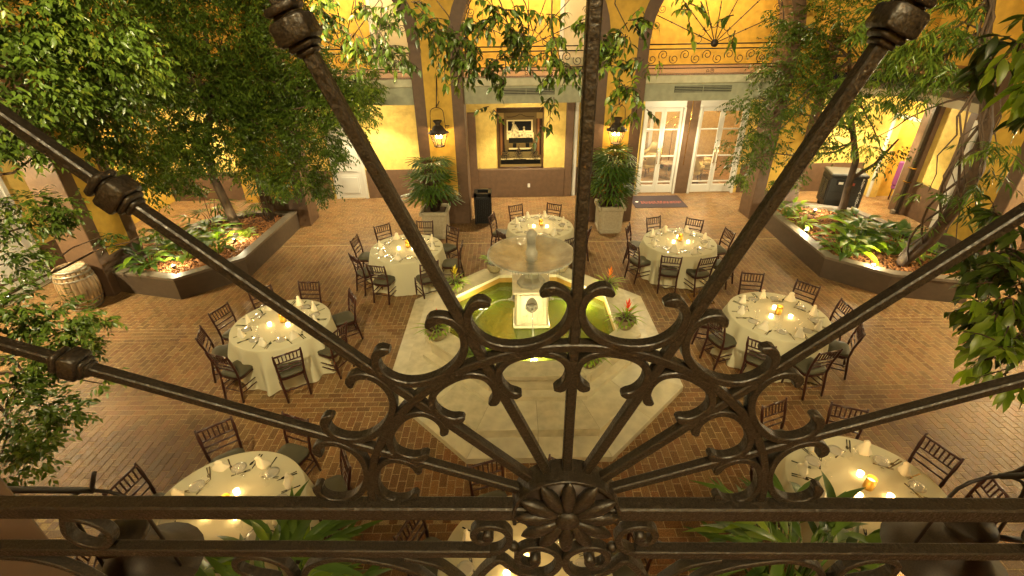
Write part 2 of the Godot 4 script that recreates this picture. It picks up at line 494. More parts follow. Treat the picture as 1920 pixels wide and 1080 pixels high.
# ---------------------------------------------------------------- floor
func build_floor() -> void:
	var fl := put("courtyard_floor", spanm(Vector3(-30, -0.3, -40), Vector3(30, -0.0025, 20)), M.mortar)
	tag(fl, "", "", "", "structure")
	var bm := S()
	var a := 0.1037
	var b := 0.0497
	var e := 0.004
	var top := [Vector3(-a + e, 0, -b + e), Vector3(a - e, 0, -b + e), Vector3(a - e, 0, b - e), Vector3(-a + e, 0, b - e)]
	var low := [Vector3(-a, -0.003, -b), Vector3(a, -0.003, -b), Vector3(a, -0.003, b), Vector3(-a, -0.003, b)]
	quad_out(bm, top[0], top[1], top[2], top[3], Vector3.UP)
	for i in 4:
		var k := (i + 1) % 4
		var o: Vector3 = (low[i] + low[k]) + Vector3.UP * 0.1
		quad_out(bm, low[i], low[k], top[k], top[i], o)
		quad_out(bm, low[i], low[k], low[k] + Vector3.DOWN * 0.03, low[i] + Vector3.DOWN * 0.03, low[i] + low[k])
	var mesh := done(bm)
	var all := []
	var pitch := 0.108
	# bands: z from, z to, running along z (1) or along x (0)
	var bands := [[-16.0, -14.1, 0], [-14.1, -13.67, 1], [-13.67, -11.9, 0], [-11.9, -8.0, 1], [-8.0, -7.57, 0], [-7.57, -6.05, 1], [-6.05, -5.62, 0], [-5.62, -3.7, 1], [-3.7, 1.2, 0]]
	for bd in bands:
		if bd[2] == 0:
			var r := 0
			var z: float = bd[0] + pitch * 0.5
			while z < bd[1]:
				var x := -12.6 + (pitch if r % 2 else 0.0)
				while x < 13.6:
					all.append([x, z, 0])
					x += pitch * 2.0
				z += pitch
				r += 1
		else:
			var r := 0
			var x := -12.6
			while x < 13.6:
				var z: float = bd[0] + (pitch if r % 2 else 0.0)
				while z < bd[1] + 0.01:
					if z > bd[0] + 0.02 and z < bd[1] - 0.1: all.append([x, z, 1])
					elif z <= bd[0] + 0.02: all.append([x, bd[0] + pitch * 0.5, 2])
					else: all.append([x, bd[1] - pitch * 0.5, 2])
					z += pitch * 2.0
				x += pitch
				r += 1
	# leave out what lies under the fountain, the planters and the glass room
	var keep := []
	for q in all:
		var fx: float = absf(q[0] - 0.34)
		var fz: float = q[1] + 7.4
		if fx < 2.2 and absf(fz) < 2.5 and fx + absf(fz) < 3.6:
			continue
		keep.append(q)
	keep.sort_custom(func(u, v): return Vector2(u[0], u[1]).distance_squared_to(Vector2(0.3, -3.9)) < Vector2(v[0], v[1]).distance_squared_to(Vector2(0.3, -3.9)))
	var wear := FastNoiseLite.new()
	wear.seed = 5
	wear.frequency = 0.35
	wear.fractal_octaves = 4
	var buf := PackedFloat32Array()
	var count := 0
	for i in keep.size():
		var q = keep[i]
		var turn: float = (PI / 2 if q[2] == 1 else 0.0) + rng.randf_range(-0.012, 0.012)
		var bs := Basis(Vector3.UP, turn) * Basis(Vector3.RIGHT, rng.randf_range(-0.008, 0.008)) * Basis(Vector3.BACK, rng.randf_range(-0.006, 0.006))
		var y := rng.randf_range(-0.001, 0.001)
		var pos := Vector3(q[0] + rng.randf_range(-0.0015, 0.0015), y, q[1] + rng.randf_range(-0.0015, 0.0015))
		if q[2] == 2:
			bs = Basis(Vector3.UP, rng.randf_range(-0.012, 0.012)).scaled_local(Vector3(0.48, 1, 1))
		if i < 300:
			put("brick", mesh, M["brick%d" % rng.randi_range(0, 4)], fl, Transform3D(bs, pos))
			continue
		var t := rng.randf_range(0.76, 1.18) * (1.0 + 0.38 * wear.get_noise_2d(pos.x, pos.z))
		var red := rng.randf_range(0.9, 1.1)
		buf.append_array([bs.x.x, bs.y.x, bs.z.x, pos.x, bs.x.y, bs.y.y, bs.z.y, pos.y, bs.x.z, bs.y.z, bs.z.z, pos.z, t, t / red, t / red, 1.0])
		count += 1
	multi("brick_paving", mesh, M.brick, buf, count, fl)

func multi(n: String, mesh: Mesh, m: Material, buf: PackedFloat32Array, count: int, parent: Node = null) -> MultiMeshInstance3D:
	var mm := MultiMesh.new()
	mm.transform_format = MultiMesh.TRANSFORM_3D
	mm.use_colors = true
	mm.mesh = mesh
	mm.instance_count = count
	mm.buffer = buf
	var o := MultiMeshInstance3D.new()
	o.multimesh = mm
	o.material_override = m
	o.name = numbered(n) if parent == null else n
	o.set_meta("kind", "stuff")
	(parent if parent else self).add_child(o, true)
	return o

# ---------------------------------------------------------------- buildings
const PIERS_FAR := [[-7.14, -5.85], [-2.47, -1.18], [2.21, 3.5], [6.95, 8.24]]

func arch_points(a: float, b: float, spring: float, extra: float, seg := 24) -> PackedVector2Array:
	var c := (a + b) * 0.5
	var r := (b - a) * 0.5 + extra
	var p := PackedVector2Array()
	for i in seg + 1:
		var t := PI - PI * i / seg
		p.append(Vector2(c + cos(t) * r, spring + sin(t) * r))
	return p

func facade(t: Node3D, piers: Array, x0: float, x1: float, depth: float) -> void:
	var sp := 4.75
	var top := 7.2
	for p in piers:
		var pr := put("pier", spanm(Vector3(p[0], 0, -0.7), Vector3(p[1], sp, 0), 0.012), M.brown, t)
		put("yellow_panel", spanm(Vector3(p[0] + 0.3, 0.86, -0.02), Vector3(p[1] - 0.3, sp, 0.004)), M.yellow, pr)
	for i in piers.size() - 1:
		var a: float = piers[i][1]
		var b: float = piers[i + 1][0]
		if b - a > 4.0: continue
		var ha: float = (piers[i][1] - piers[i][0]) * 0.5
		var hb: float = (piers[i + 1][1] - piers[i + 1][0]) * 0.5
		var poly := PackedVector2Array([Vector2(a - ha, top), Vector2(a - ha, sp)])
		poly.append_array(arch_points(a, b, sp, 0.0))
		poly.append_array([Vector2(b + hb, sp), Vector2(b + hb, top)])
		put("spandrel", prismm(poly, -0.7, 0.0), M.yellow, t)
		var band := arch_points(a, b, sp, 0.3)
		var inner := arch_points(a, b, sp, -0.004)
		inner.reverse()
		band.append_array(inner)
		put("arch_band", prismm(band, -0.704, 0.005), M.brown, t)
		put("fascia", spanm(Vector3(a, 3.262, -0.5), Vector3(b, 3.70, -0.3)), M.fascia, t)
		put("cornice", spanm(Vector3(a, 3.702, -0.5), Vector3(b, 3.90, -0.22), 0.015), M.cornice, t)
	put("gallery_floor", spanm(Vector3(x0, 3.905, -depth), Vector3(x1, 3.94, -0.2)), M.tile, t)
	put("arcade_ceiling", spanm(Vector3(x0, 3.26, -depth + 0.002), Vector3(x1, 3.45, -0.502)), M.ceiling, t)
	put("upper_wall", spanm(Vector3(x0, 3.942, -depth - 0.3), Vector3(x1, top, -depth)), M.yellow, t)
	put("roof", spanm(Vector3(x0 - 0.3, top + 0.002, -depth - 0.3), Vector3(x1 + 0.3, top + 0.25, 0.25)), M.ceiling, t)

func build_buildings() -> void:
	var t := thing("gallery_wall", "far yellow gallery wall with brown arches across the courtyard", "building wall", Vector3(0, 0, -13.35))
	facade(t, PIERS_FAR, -11.3, 12.4, 2.45)
	var l := thing("gallery_wall", "yellow and brown gallery wall behind the barrel on the left", "building wall", Vector3(-8.78, 0, 0), PI / 2)
	facade(l, [[0.0, 1.29], [4.68, 5.97], [9.36, 10.65]], -1.0, 13.34, 2.2)
	var r := thing("gallery_wall", "yellow and brown gallery wall behind the right planter", "building wall", Vector3(9.88, 0, 0), -PI / 2)
	facade(r, [[-10.44, -9.15], [-5.76, -4.47], [-1.08, 0.21]], -13.34, 1.0, 1.75)

func casing(st: SurfaceTool, x0: float, x1: float, h: float, z: float, w := 0.11, d := 0.06) -> void:
	span(st, Vector3(x0 - w, 0, z), Vector3(x0, h + w, z + d), 0.008)
	span(st, Vector3(x1, 0, z), Vector3(x1 + w, h + w, z + d), 0.008)
	span(st, Vector3(x0, h, z), Vector3(x1, h + w, z + d), 0.008)

func build_far_wall() -> void:
	var z := -15.8
	var t := thing("arcade_back_wall", "yellow back wall of the far arcade with brown wainscot", "wall")
	var segs := [[-11.3, 4.2], [5.49, 5.92], [7.46, 12.4]]
	for s in segs:
		put("wall", spanm(Vector3(s[0], 0, z - 0.25), Vector3(s[1], 3.258, z)), M.brown if s[1] - s[0] < 1.0 else M.pale_yellow, t)
	put("lintel", spanm(Vector3(4.2, 2.75, z - 0.25), Vector3(5.49, 3.258, z - 0.003)), M.white, t)
	put("lintel", spanm(Vector3(5.92, 2.75, z - 0.25), Vector3(7.46, 3.258, z - 0.003)), M.white, t)
	for s in [[-11.3, -5.94], [-4.74, -1.56], [7.58, 12.4], [2.16, 4.08]]:
		put("wainscot", spanm(Vector3(s[0], 0, z), Vector3(s[1], 0.95, z + 0.012), 0.003), M.brown, t)
	# the brown frame of the picture bay, standing proud of the wall
	put("bay_frame", spanm(Vector3(-1.31, 0, z), Vector3(-1.06, 2.7, z + 0.16), 0.01), M.brown, t)
	put("bay_frame", spanm(Vector3(1.77, 0, z), Vector3(2.0, 3.255, z + 0.16), 0.01), M.brown, t)
	put("bay_frame", spanm(Vector3(-1.058, 0, z), Vector3(1.768, 0.94, z + 0.156), 0.01), M.brown, t)
	put("yellow_strip", spanm(Vector3(-8.75, 0.0, z), Vector3(-8.3, 3.255, z + 0.3)), M.yellow, t)
	put("door_casing", spanm(Vector3(-1.52, 0, z), Vector3(-1.34, 2.4, z + 0.1), 0.01), M.white, t)
	put("door_casing", spanm(Vector3(2.03, 0, z), Vector3(2.15, 3.255, z + 0.1), 0.01), M.white, t)
	# panelled door of the left bay
	var d := thing("panelled_door", "white panelled door with black handle in the far left bay", "door", Vector3(0, 0, z))
	var st := S()
	casing(st, -5.72, -4.86, 2.6, 0.004)
	put("door_frame", done(st), M.white, d)
	put("door_leaf", spanm(Vector3(-5.715, 0.02, 0.0), Vector3(-4.865, 2.598, 0.03), 0.004), M.white, d)
	for p in [[0.14, 0.78], [0.88, 1.02], [1.12, 1.26], [1.36, 2.45]]:
		var pst := S()
		span(pst, Vector3(-5.6, p[0], 0.03), Vector3(-4.98, p[1], 0.042), 0.006)
		span(pst, Vector3(-5.55, p[0] + 0.05, 0.042), Vector3(-5.03, p[1] - 0.05, 0.056), 0.008)
		put("panel", done(pst), M.white, d)
	put("handle", tubem([Vector3(-5.66, 1.0, 0.03), Vector3(-5.66, 1.0, 0.085), Vector3(-5.55, 1.0, 0.09)], 0.012), M.black_metal, d)
	put("lock_plate", spanm(Vector3(-5.685, 1.08, 0.03), Vector3(-5.635, 1.3, 0.04), 0.003), M.black_metal, d)
	put("threshold", spanm(Vector3(-5.72, 0.0, 0.03), Vector3(-4.86, 0.022, 0.14)), M.oak, d)
	var pl := thing("door_plaque", "small dark oval name plaque beside the panelled door", "sign", Vector3(-6.31, 1.62, z + 0.002))
	put("plate", prismm(PackedVector2Array([Vector2(-0.11, -0.03), Vector2(-0.09, -0.045), Vector2(0.09, -0.045), Vector2(0.11, -0.03), Vector2(0.11, 0.03), Vector2(0.09, 0.045), Vector2(-0.09, 0.045), Vector2(-0.11, 0.03)]), 0, 0.012), M.black_metal, pl)
	for k in 2:
		put("engraved_line", spanm(Vector3(-0.07, 0.008 - k * 0.028, 0.012), Vector3(0.07, 0.02 - k * 0.028, 0.014)), M.print_white, pl)
	var up := thing("room_plaque", "small dark room plaque on the upper yellow wall at left", "sign", Vector3(-3.96, 5.53, z + 0.002))
	put("plate", boxm(Vector3(0.2, 0.16, 0.02), 0.006, Vector3(0, 0, 0.01)), M.black_metal, up)
	put("number_panel", boxm(Vector3(0.12, 0.06, 0.004), 0.0, Vector3(0, 0, 0.0225)), M.fascia, up)
	# upper gallery doors
	for q in [[-3.85, -2.4, "left"], [1.6, 2.5, "middle"]]:
		var u := thing("gallery_door", "cream door on the upper gallery behind the %s arch" % q[2], "door", Vector3(0, 3.942, z))
		var cs := S()
		casing(cs, q[0], q[1], 2.5, 0.004)
		put("door_frame", done(cs), M.white, u)
		put("door_leaf", spanm(Vector3(q[0] + 0.005, 0.02, 0.0), Vector3(q[1] - 0.005, 2.49, 0.03)), M.drape, u)
		put("kick_plate", spanm(Vector3(q[0] + 0.1, 0.06, 0.03), Vector3(q[1] - 0.1, 0.26, 0.04), 0.003), M.fascia, u)
		put("panel", spanm(Vector3(q[0] + 0.12, 0.4, 0.03), Vector3(q[1] - 0.12, 2.3, 0.042), 0.006), M.drape, u)
	# framed photograph
	var pic := thing("framed_picture", "large sepia picture of a classical monument hung on the yellow wall", "picture", Vector3(0.34, 1.89, z + 0.004))
	var pf := S()
	for s in [-1.0, 1.0]:
		span(pf, Vector3(s * 0.72 - 0.012, -0.935, 0), Vector3(s * 0.72 + 0.012, 0.935, 0.045), 0.004)
		span(pf, Vector3(-0.707, s * 0.922 - 0.012, 0), Vector3(0.707, s * 0.922 + 0.012, 0.043), 0.004)
	put("frame", done(pf), M.mahogany, pic)
	var qm := QuadMesh.new()
	qm.size = Vector2(1.42, 1.82)
	var pm := StandardMaterial3D.new()
	pm.albedo_texture = monument_print()
	pm.roughness = 0.6
	pm.metallic_specular = 0.2
	put("print", qm, pm, pic, Transform3D(Basis(), Vector3(0, 0, 0.03)))
	var ot := thing("wall_outlet", "white power outlet low on the brown frame under the picture", "outlet", Vector3(0.61, 0.4, z + 0.157))
	put("cover_plate", boxm(Vector3(0.075, 0.12, 0.012), 0.003, Vector3(0, 0, 0.006)), M.print_white, ot)
	for k in [-1.0, 1.0]:
		put("socket", boxm(Vector3(0.034, 0.028, 0.004), 0.0, Vector3(0, k * 0.024, 0.0125)), M.drape, ot)
	# glass doors
	var bays := [[4.2, 5.49, "left pair of white framed glass doors, behind the doormat"], [5.92, 7.46, "right pair of white framed glass doors, partly behind the tree"]]
	for bay in bays:
		var g := thing("glass_doors", bay[2], "glass doors", Vector3(0, 0, z))
		var fs := S()
		span(fs, Vector3(bay[0], 0, -0.22), Vector3(bay[0] + 0.07, 2.75, 0.05), 0.006)
		span(fs, Vector3(bay[1] - 0.07, 0, -0.22), Vector3(bay[1], 2.75, 0.05), 0.006)
		put("jamb", done(fs), M.white, g)
		var mid: float = (bay[0] + bay[1]) * 0.5
		for leaf in [[bay[0] + 0.075, mid - 0.004, 1.0], [mid + 0.004, bay[1] - 0.075, -1.0]]:
			var ls := S()
			span(ls, Vector3(leaf[0], 0.02, -0.1), Vector3(leaf[0] + 0.075, 2.74, -0.05), 0.004)
			span(ls, Vector3(leaf[1] - 0.075, 0.02, -0.1), Vector3(leaf[1], 2.74, -0.05), 0.004)
			for y in [0.02, 2.62]:
				span(ls, Vector3(leaf[0] + 0.075, y, -0.098), Vector3(leaf[1] - 0.075, y + (0.26 if y < 1.0 else 0.12), -0.052), 0.004)
			var dl := put("door_leaf", done(ls), M.white, g)
			for y in [0.36, 1.21, 2.05]:
				put("glazing_bar", spanm(Vector3(leaf[0] + 0.075, y, -0.09), Vector3(leaf[1] - 0.075, y + 0.045, -0.06), 0.004), M.white, dl)
			put("pane", spanm(Vector3(leaf[0] + 0.075, 0.28, -0.078), Vector3(leaf[1] - 0.075, 2.62, -0.074)), M.glass, dl)
			var hx: float = leaf[1] - 0.05 if leaf[2] > 0 else leaf[0] + 0.05
			put("handle", tubem([Vector3(hx, 1.0, -0.05), Vector3(hx, 1.0, 0.0), Vector3(hx, 1.5, 0.0), Vector3(hx, 1.5, -0.05)], 0.012), M.brass, dl)
	put("door_pole", tubem([Vector3(5.66, 0.95, z + 0.03), Vector3(5.66, 3.2, z + 0.03)], 0.012), M.brass, t)
	# air vents in the fascia
	for v in [[-4.2, "left"], [0.45, "middle"], [5.1, "right"]]:
		var a := thing("air_vent", "long dark air vent grille in the fascia of the %s bay" % v[1], "vent", Vector3(v[0], 3.55, -13.648))
		put("backing", boxm(Vector3(1.5, 0.16, 0.01), 0.0), M.black_metal, a)
		for k in 4:
			put("slat", boxm(Vector3(1.48, 0.014, 0.03), 0.0, Vector3(0, -0.06 + k * 0.04, 0.012)), M.fascia, a)
		put("divider", boxm(Vector3(0.012, 0.15, 0.034), 0.0, Vector3(0, 0, 0.012)), M.fascia, a)

func monument_print() -> ImageTexture:
	var w := 213
	var h := 273
	var im := Image.create(w, h, false, Image.FORMAT_RGB8)
	im.fill(Color(0.42, 0.33, 0.17))
	var R := func(x: float, y: float, ww: float, hh: float, c: Color) -> void: im.fill_rect(Rect2i(int(x * w), int(y * h), int(ww * w), int(hh * h)), c)
	var D := Color(0.07, 0.055, 0.03)
	var L := Color(0.92, 0.82, 0.58)
	R.call(0, 0, 1, 0.07, Color(0.3, 0.22, 0.1))
	R.call(0.0, 0.07, 0.14, 0.1, Color(0.62, 0.5, 0.27))
	R.call(0.86, 0.07, 0.14, 0.1, Color(0.62, 0.5, 0.27))
	for x in [0.025, 0.855]:
		for k in 13:
			var q := absf(k / 11.0 - 0.45)
			R.call(x + k * 0.009, 0.17, 0.0095, 0.62, Color(0.62 - q * 0.9, 0.40 - q * 0.62, 0.2 - q * 0.32))
	R.call(0.2, 0.19, 0.58, 0.21, L)
	R.call(0.23, 0.21, 0.52, 0.16, D)
	for k in 24:
		var a := k / 23.0
		R.call(0.2 + a * 0.58, 0.13 - 0.045 * sin(a * PI) + 0.03 * absf(sin(a * PI * 2.0)), 0.03, 0.018, Color(0.28, 0.2, 0.09))
	R.call(0.2, 0.4, 0.6, 0.12, L)
	var lady := PackedVector2Array([Vector2(0.34, 0.25), Vector2(0.40, 0.265), Vector2(0.45, 0.33), Vector2(0.47, 0.42), Vector2(0.54, 0.475), Vector2(0.27, 0.49), Vector2(0.30, 0.43), Vector2(0.345, 0.385), Vector2(0.30, 0.395), Vector2(0.235, 0.425), Vector2(0.225, 0.41), Vector2(0.29, 0.37), Vector2(0.315, 0.30)])
	var child := PackedVector2Array([Vector2(0.56, 0.335), Vector2(0.60, 0.34), Vector2(0.615, 0.40), Vector2(0.64, 0.42), Vector2(0.60, 0.44), Vector2(0.60, 0.48), Vector2(0.51, 0.48), Vector2(0.52, 0.41), Vector2(0.545, 0.39)])
	var nz := FastNoiseLite.new()
	nz.seed = 9
	nz.frequency = 0.09
	for y in h:
		for x in w:
			var u := x / float(w)
			var v := y / float(h)
			var p := Vector2(u, v)
			var hit := (p - Vector2(0.345, 0.232)).length() < 0.03 or (p - Vector2(0.578, 0.315)).length() < 0.024 or Vector2((u - 0.67) / 0.09, (v - 0.46) / 0.035).length() < 1.0
			if hit or Geometry2D.is_point_in_polygon(p, lady) or Geometry2D.is_point_in_polygon(p, child):
				var f := clampf(0.84 + 0.5 * nz.get_noise_2d(x * 1.0, y * 0.6) - 0.9 * absf(u - 0.38) * float(u > 0.4 and u < 0.5), 0.35, 1.0)
				im.set_pixel(x, y, Color(L.r * f, L.g * f, L.b * f))
	R.call(0.24, 0.49, 0.54, 0.09, D)
	R.call(0.33, 0.58, 0.08, 0.08, D)
	R.call(0.62, 0.58, 0.08, 0.08, D)
	R.call(0.24, 0.66, 0.52, 0.03, L)
	R.call(0.22, 0.69, 0.56, 0.04, D)
	R.call(0.1, 0.73, 0.8, 0.1, Color(0.5, 0.42, 0.24))
	R.call(0.06, 0.84, 0.9, 0.03, L)
	R.call(0.06, 0.87, 0.9, 0.08, D)
	R.call(0.34, 0.86, 0.3, 0.1, Color(0.1, 0.08, 0.045))
	R.call(0.04, 0.95, 0.94, 0.05, Color(0.68, 0.56, 0.34))
	var r := RandomNumberGenerator.new()
	r.seed = 4
	for c in [[0.15, 0.77], [0.46, 0.75], [0.82, 0.77]]:
		for k in 620:
			var y: float = c[1] + r.randfn(0, 0.05)
			var x: float = c[0] + r.randfn(0, 0.05 * clampf((y - 0.6) / 0.2, 0.25, 1.2))
			var g := r.randf_range(0.02, 0.3) if r.randf() < 0.8 else 0.55
			R.call(clampf(x, 0.01, 0.97), clampf(y, 0.6, 0.97), 0.014, 0.01, Color(g, g * 0.8, g * 0.5))
	for y in h:
		for x in w:
			im.set_pixel(x, y, im.get_pixel(x, y).darkened(0.34 + 0.10 * sin(x * 1.7) * sin(y * 1.3)))
	return ImageTexture.create_from_image(im)

func build_side_walls() -> void:
	# left arcade back wall at x = -10.98, right one at x = 11.63
	var l := thing("arcade_back_wall", "yellow and brown back wall of the left arcade", "wall")
	put("wall", spanm(Vector3(-11.2, 0, -13.34), Vector3(-10.98, 3.258, 1.0)), M.pale_yellow, l)
	put("wainscot", spanm(Vector3(-10.98, 0, -13.34), Vector3(-10.968, 0.77, -10.34), 0.003), M.brown, l)
	put("wainscot", spanm(Vector3(-10.98, 0, -9.0), Vector3(-10.968, 0.77, 1.0), 0.003), M.brown, l)
	put("end_wall", spanm(Vector3(-11.55, 0, -15.798), Vector3(-11.302, 7.2, -13.342)), M.yellow, l)
	var d := thing("white_door", "white door frame of the left arcade behind the barrel", "door", Vector3(-10.98, 0, 0), PI / 2)
	var st := S()
	casing(st, 9.12, 10.22, 2.6, 0.004)
	put("door_frame", done(st), M.white, d)
	put("door_leaf", spanm(Vector3(9.125, 0.02, 0.0), Vector3(10.215, 2.59, 0.03)), M.white, d)
	for p in [[0.15, 1.0], [1.15, 2.45]]:
		put("panel", spanm(Vector3(9.26, p[0], 0.03), Vector3(10.08, p[1], 0.045), 0.008), M.white, d)
	put("threshold", spanm(Vector3(9.0, 0.0, 0.07), Vector3(10.34, 0.02, 0.2)), M.stone_dark, d)
	var r := thing("arcade_back_wall", "yellow and brown back wall of the right arcade with open doorway", "wall")
	for s in [[-14.05, 1.0], [-15.8, -15.1]]:
		put("wall", spanm(Vector3(11.63, 0, s[0]), Vector3(11.85, 3.258, s[1])), M.pale_yellow, r)
	put("lintel", spanm(Vector3(11.632, 2.5, -15.1), Vector3(11.85, 3.258, -14.05)), M.yellow, r)
	put("pilaster", spanm(Vector3(11.5, 0, -14.04), Vector3(11.63, 3.258, -13.52), 0.01), M.brown, r)
	put("wainscot", spanm(Vector3(11.615, 0, -13.52), Vector3(11.63, 1.0, -12.7), 0.003), M.brown, r)
	put("pilaster", spanm(Vector3(11.6, 0, -12.7), Vector3(11.63, 3.258, -12.48)), M.brown, r)
	put("wainscot", spanm(Vector3(11.615, 0, -11.2), Vector3(11.63, 1.0, 1.0), 0.003), M.brown, r)
	put("doorway_room", spanm(Vector3(13.6, 0, -16.2), Vector3(13.8, 3.2, -13.5)), M.yellow, r)
	put("doorway_room", spanm(Vector3(11.86, 0, -15.4), Vector3(13.6, 3.2, -15.2)), M.yellow, r)
	put("doorway_room", spanm(Vector3(11.86, 0, -13.9), Vector3(13.6, 3.2, -13.7)), M.yellow, r)
	put("doorway_ceiling", spanm(Vector3(11.86, 3.2, -15.4), Vector3(13.8, 3.3, -13.6)), M.ceiling, r)
	put("end_wall", spanm(Vector3(12.402, 3.3, -15.798), Vector3(12.7, 7.2, -13.342)), M.yellow, r)
	lamp(Vector3(12.6, 2.9, -14.6), 3.0, WARM, 0.1)
	var ds := thing("doorway_trim", "white door trim round the open doorway in the right rear corner", "door frame", Vector3(11.63, 0, 0), -PI / 2)
	st = S()
	casing(st, -15.1, -14.05, 2.5, 0.0, 0.1, 0.05)
	put("trim", done(st), M.white, ds)
	var w := thing("white_door", "white door and trim of the right arcade behind the leaning trunk", "door", Vector3(11.63, 0, 0), -PI / 2)
	st = S()
	casing(st, -12.3, -11.3, 2.72, 0.004, 0.16, 0.07)
	put("door_frame", done(st), M.white, w)
	put("door_leaf", spanm(Vector3(-12.295, 0.02, 0.0), Vector3(-11.305, 2.71, 0.03)), M.white, w)
	for p in [[0.15, 1.0], [1.15, 2.5]]:
		put("panel", spanm(Vector3(-12.15, p[0], 0.03), Vector3(-11.45, p[1], 0.045), 0.008), M.white, w)
	var pipe := thing("downspout", "square brown downspout with brass brackets in the right corner", "pipe", Vector3(11.5, 0, -13.62))
	put("pipe", spanm(Vector3(-0.1, 0.02, -0.05), Vector3(-0.002, 3.25, 0.05), 0.008), M.copper, pipe)
	put("shoe", spanm(Vector3(-0.2, 0.0, -0.06), Vector3(-0.102, 0.12, 0.06), 0.01), M.concrete, pipe)
	for y in [0.95, 1.35]:
		put("bracket", spanm(Vector3(-0.13, y, -0.09), Vector3(-0.003, y + 0.03, 0.09), 0.003), M.brass, pipe)
	var pc := thing("purple_chair", "purple upholstered chair inside the right rear doorway", "chair", Vector3(12.35, 0, -14.75), -1.2)
	put("seat", boxm(Vector3(0.5, 0.14, 0.5), 0.03, Vector3(0, 0.42, 0)), M.purple, pc)
	put("backrest", boxm(Vector3(0.5, 0.75, 0.1), 0.03, Vector3(0, 0.85, 0.22)), M.purple, pc)
	for s in [[-1, -1], [1, -1], [-1, 1], [1, 1]]:
		put("leg", tubem([Vector3(s[0] * 0.2, 0, s[1] * 0.2), Vector3(s[0] * 0.2, 0.36, s[1] * 0.2)], 0.02), M.mahogany, pc)
	var lean := thing("leaning_screen", "pale green framed board leaning in the right rear doorway", "board", Vector3(12.0, 0, -14.3), -1.2)
	put("board", boxm(Vector3(0.5, 1.5, 0.04), 0.005, Vector3(0, 0.75, 0)), M.fascia, lean)
	put("inset", boxm(Vector3(0.3, 0.4, 0.01), 0.0, Vector3(0, 0.4, 0.026)), M.white, lean)

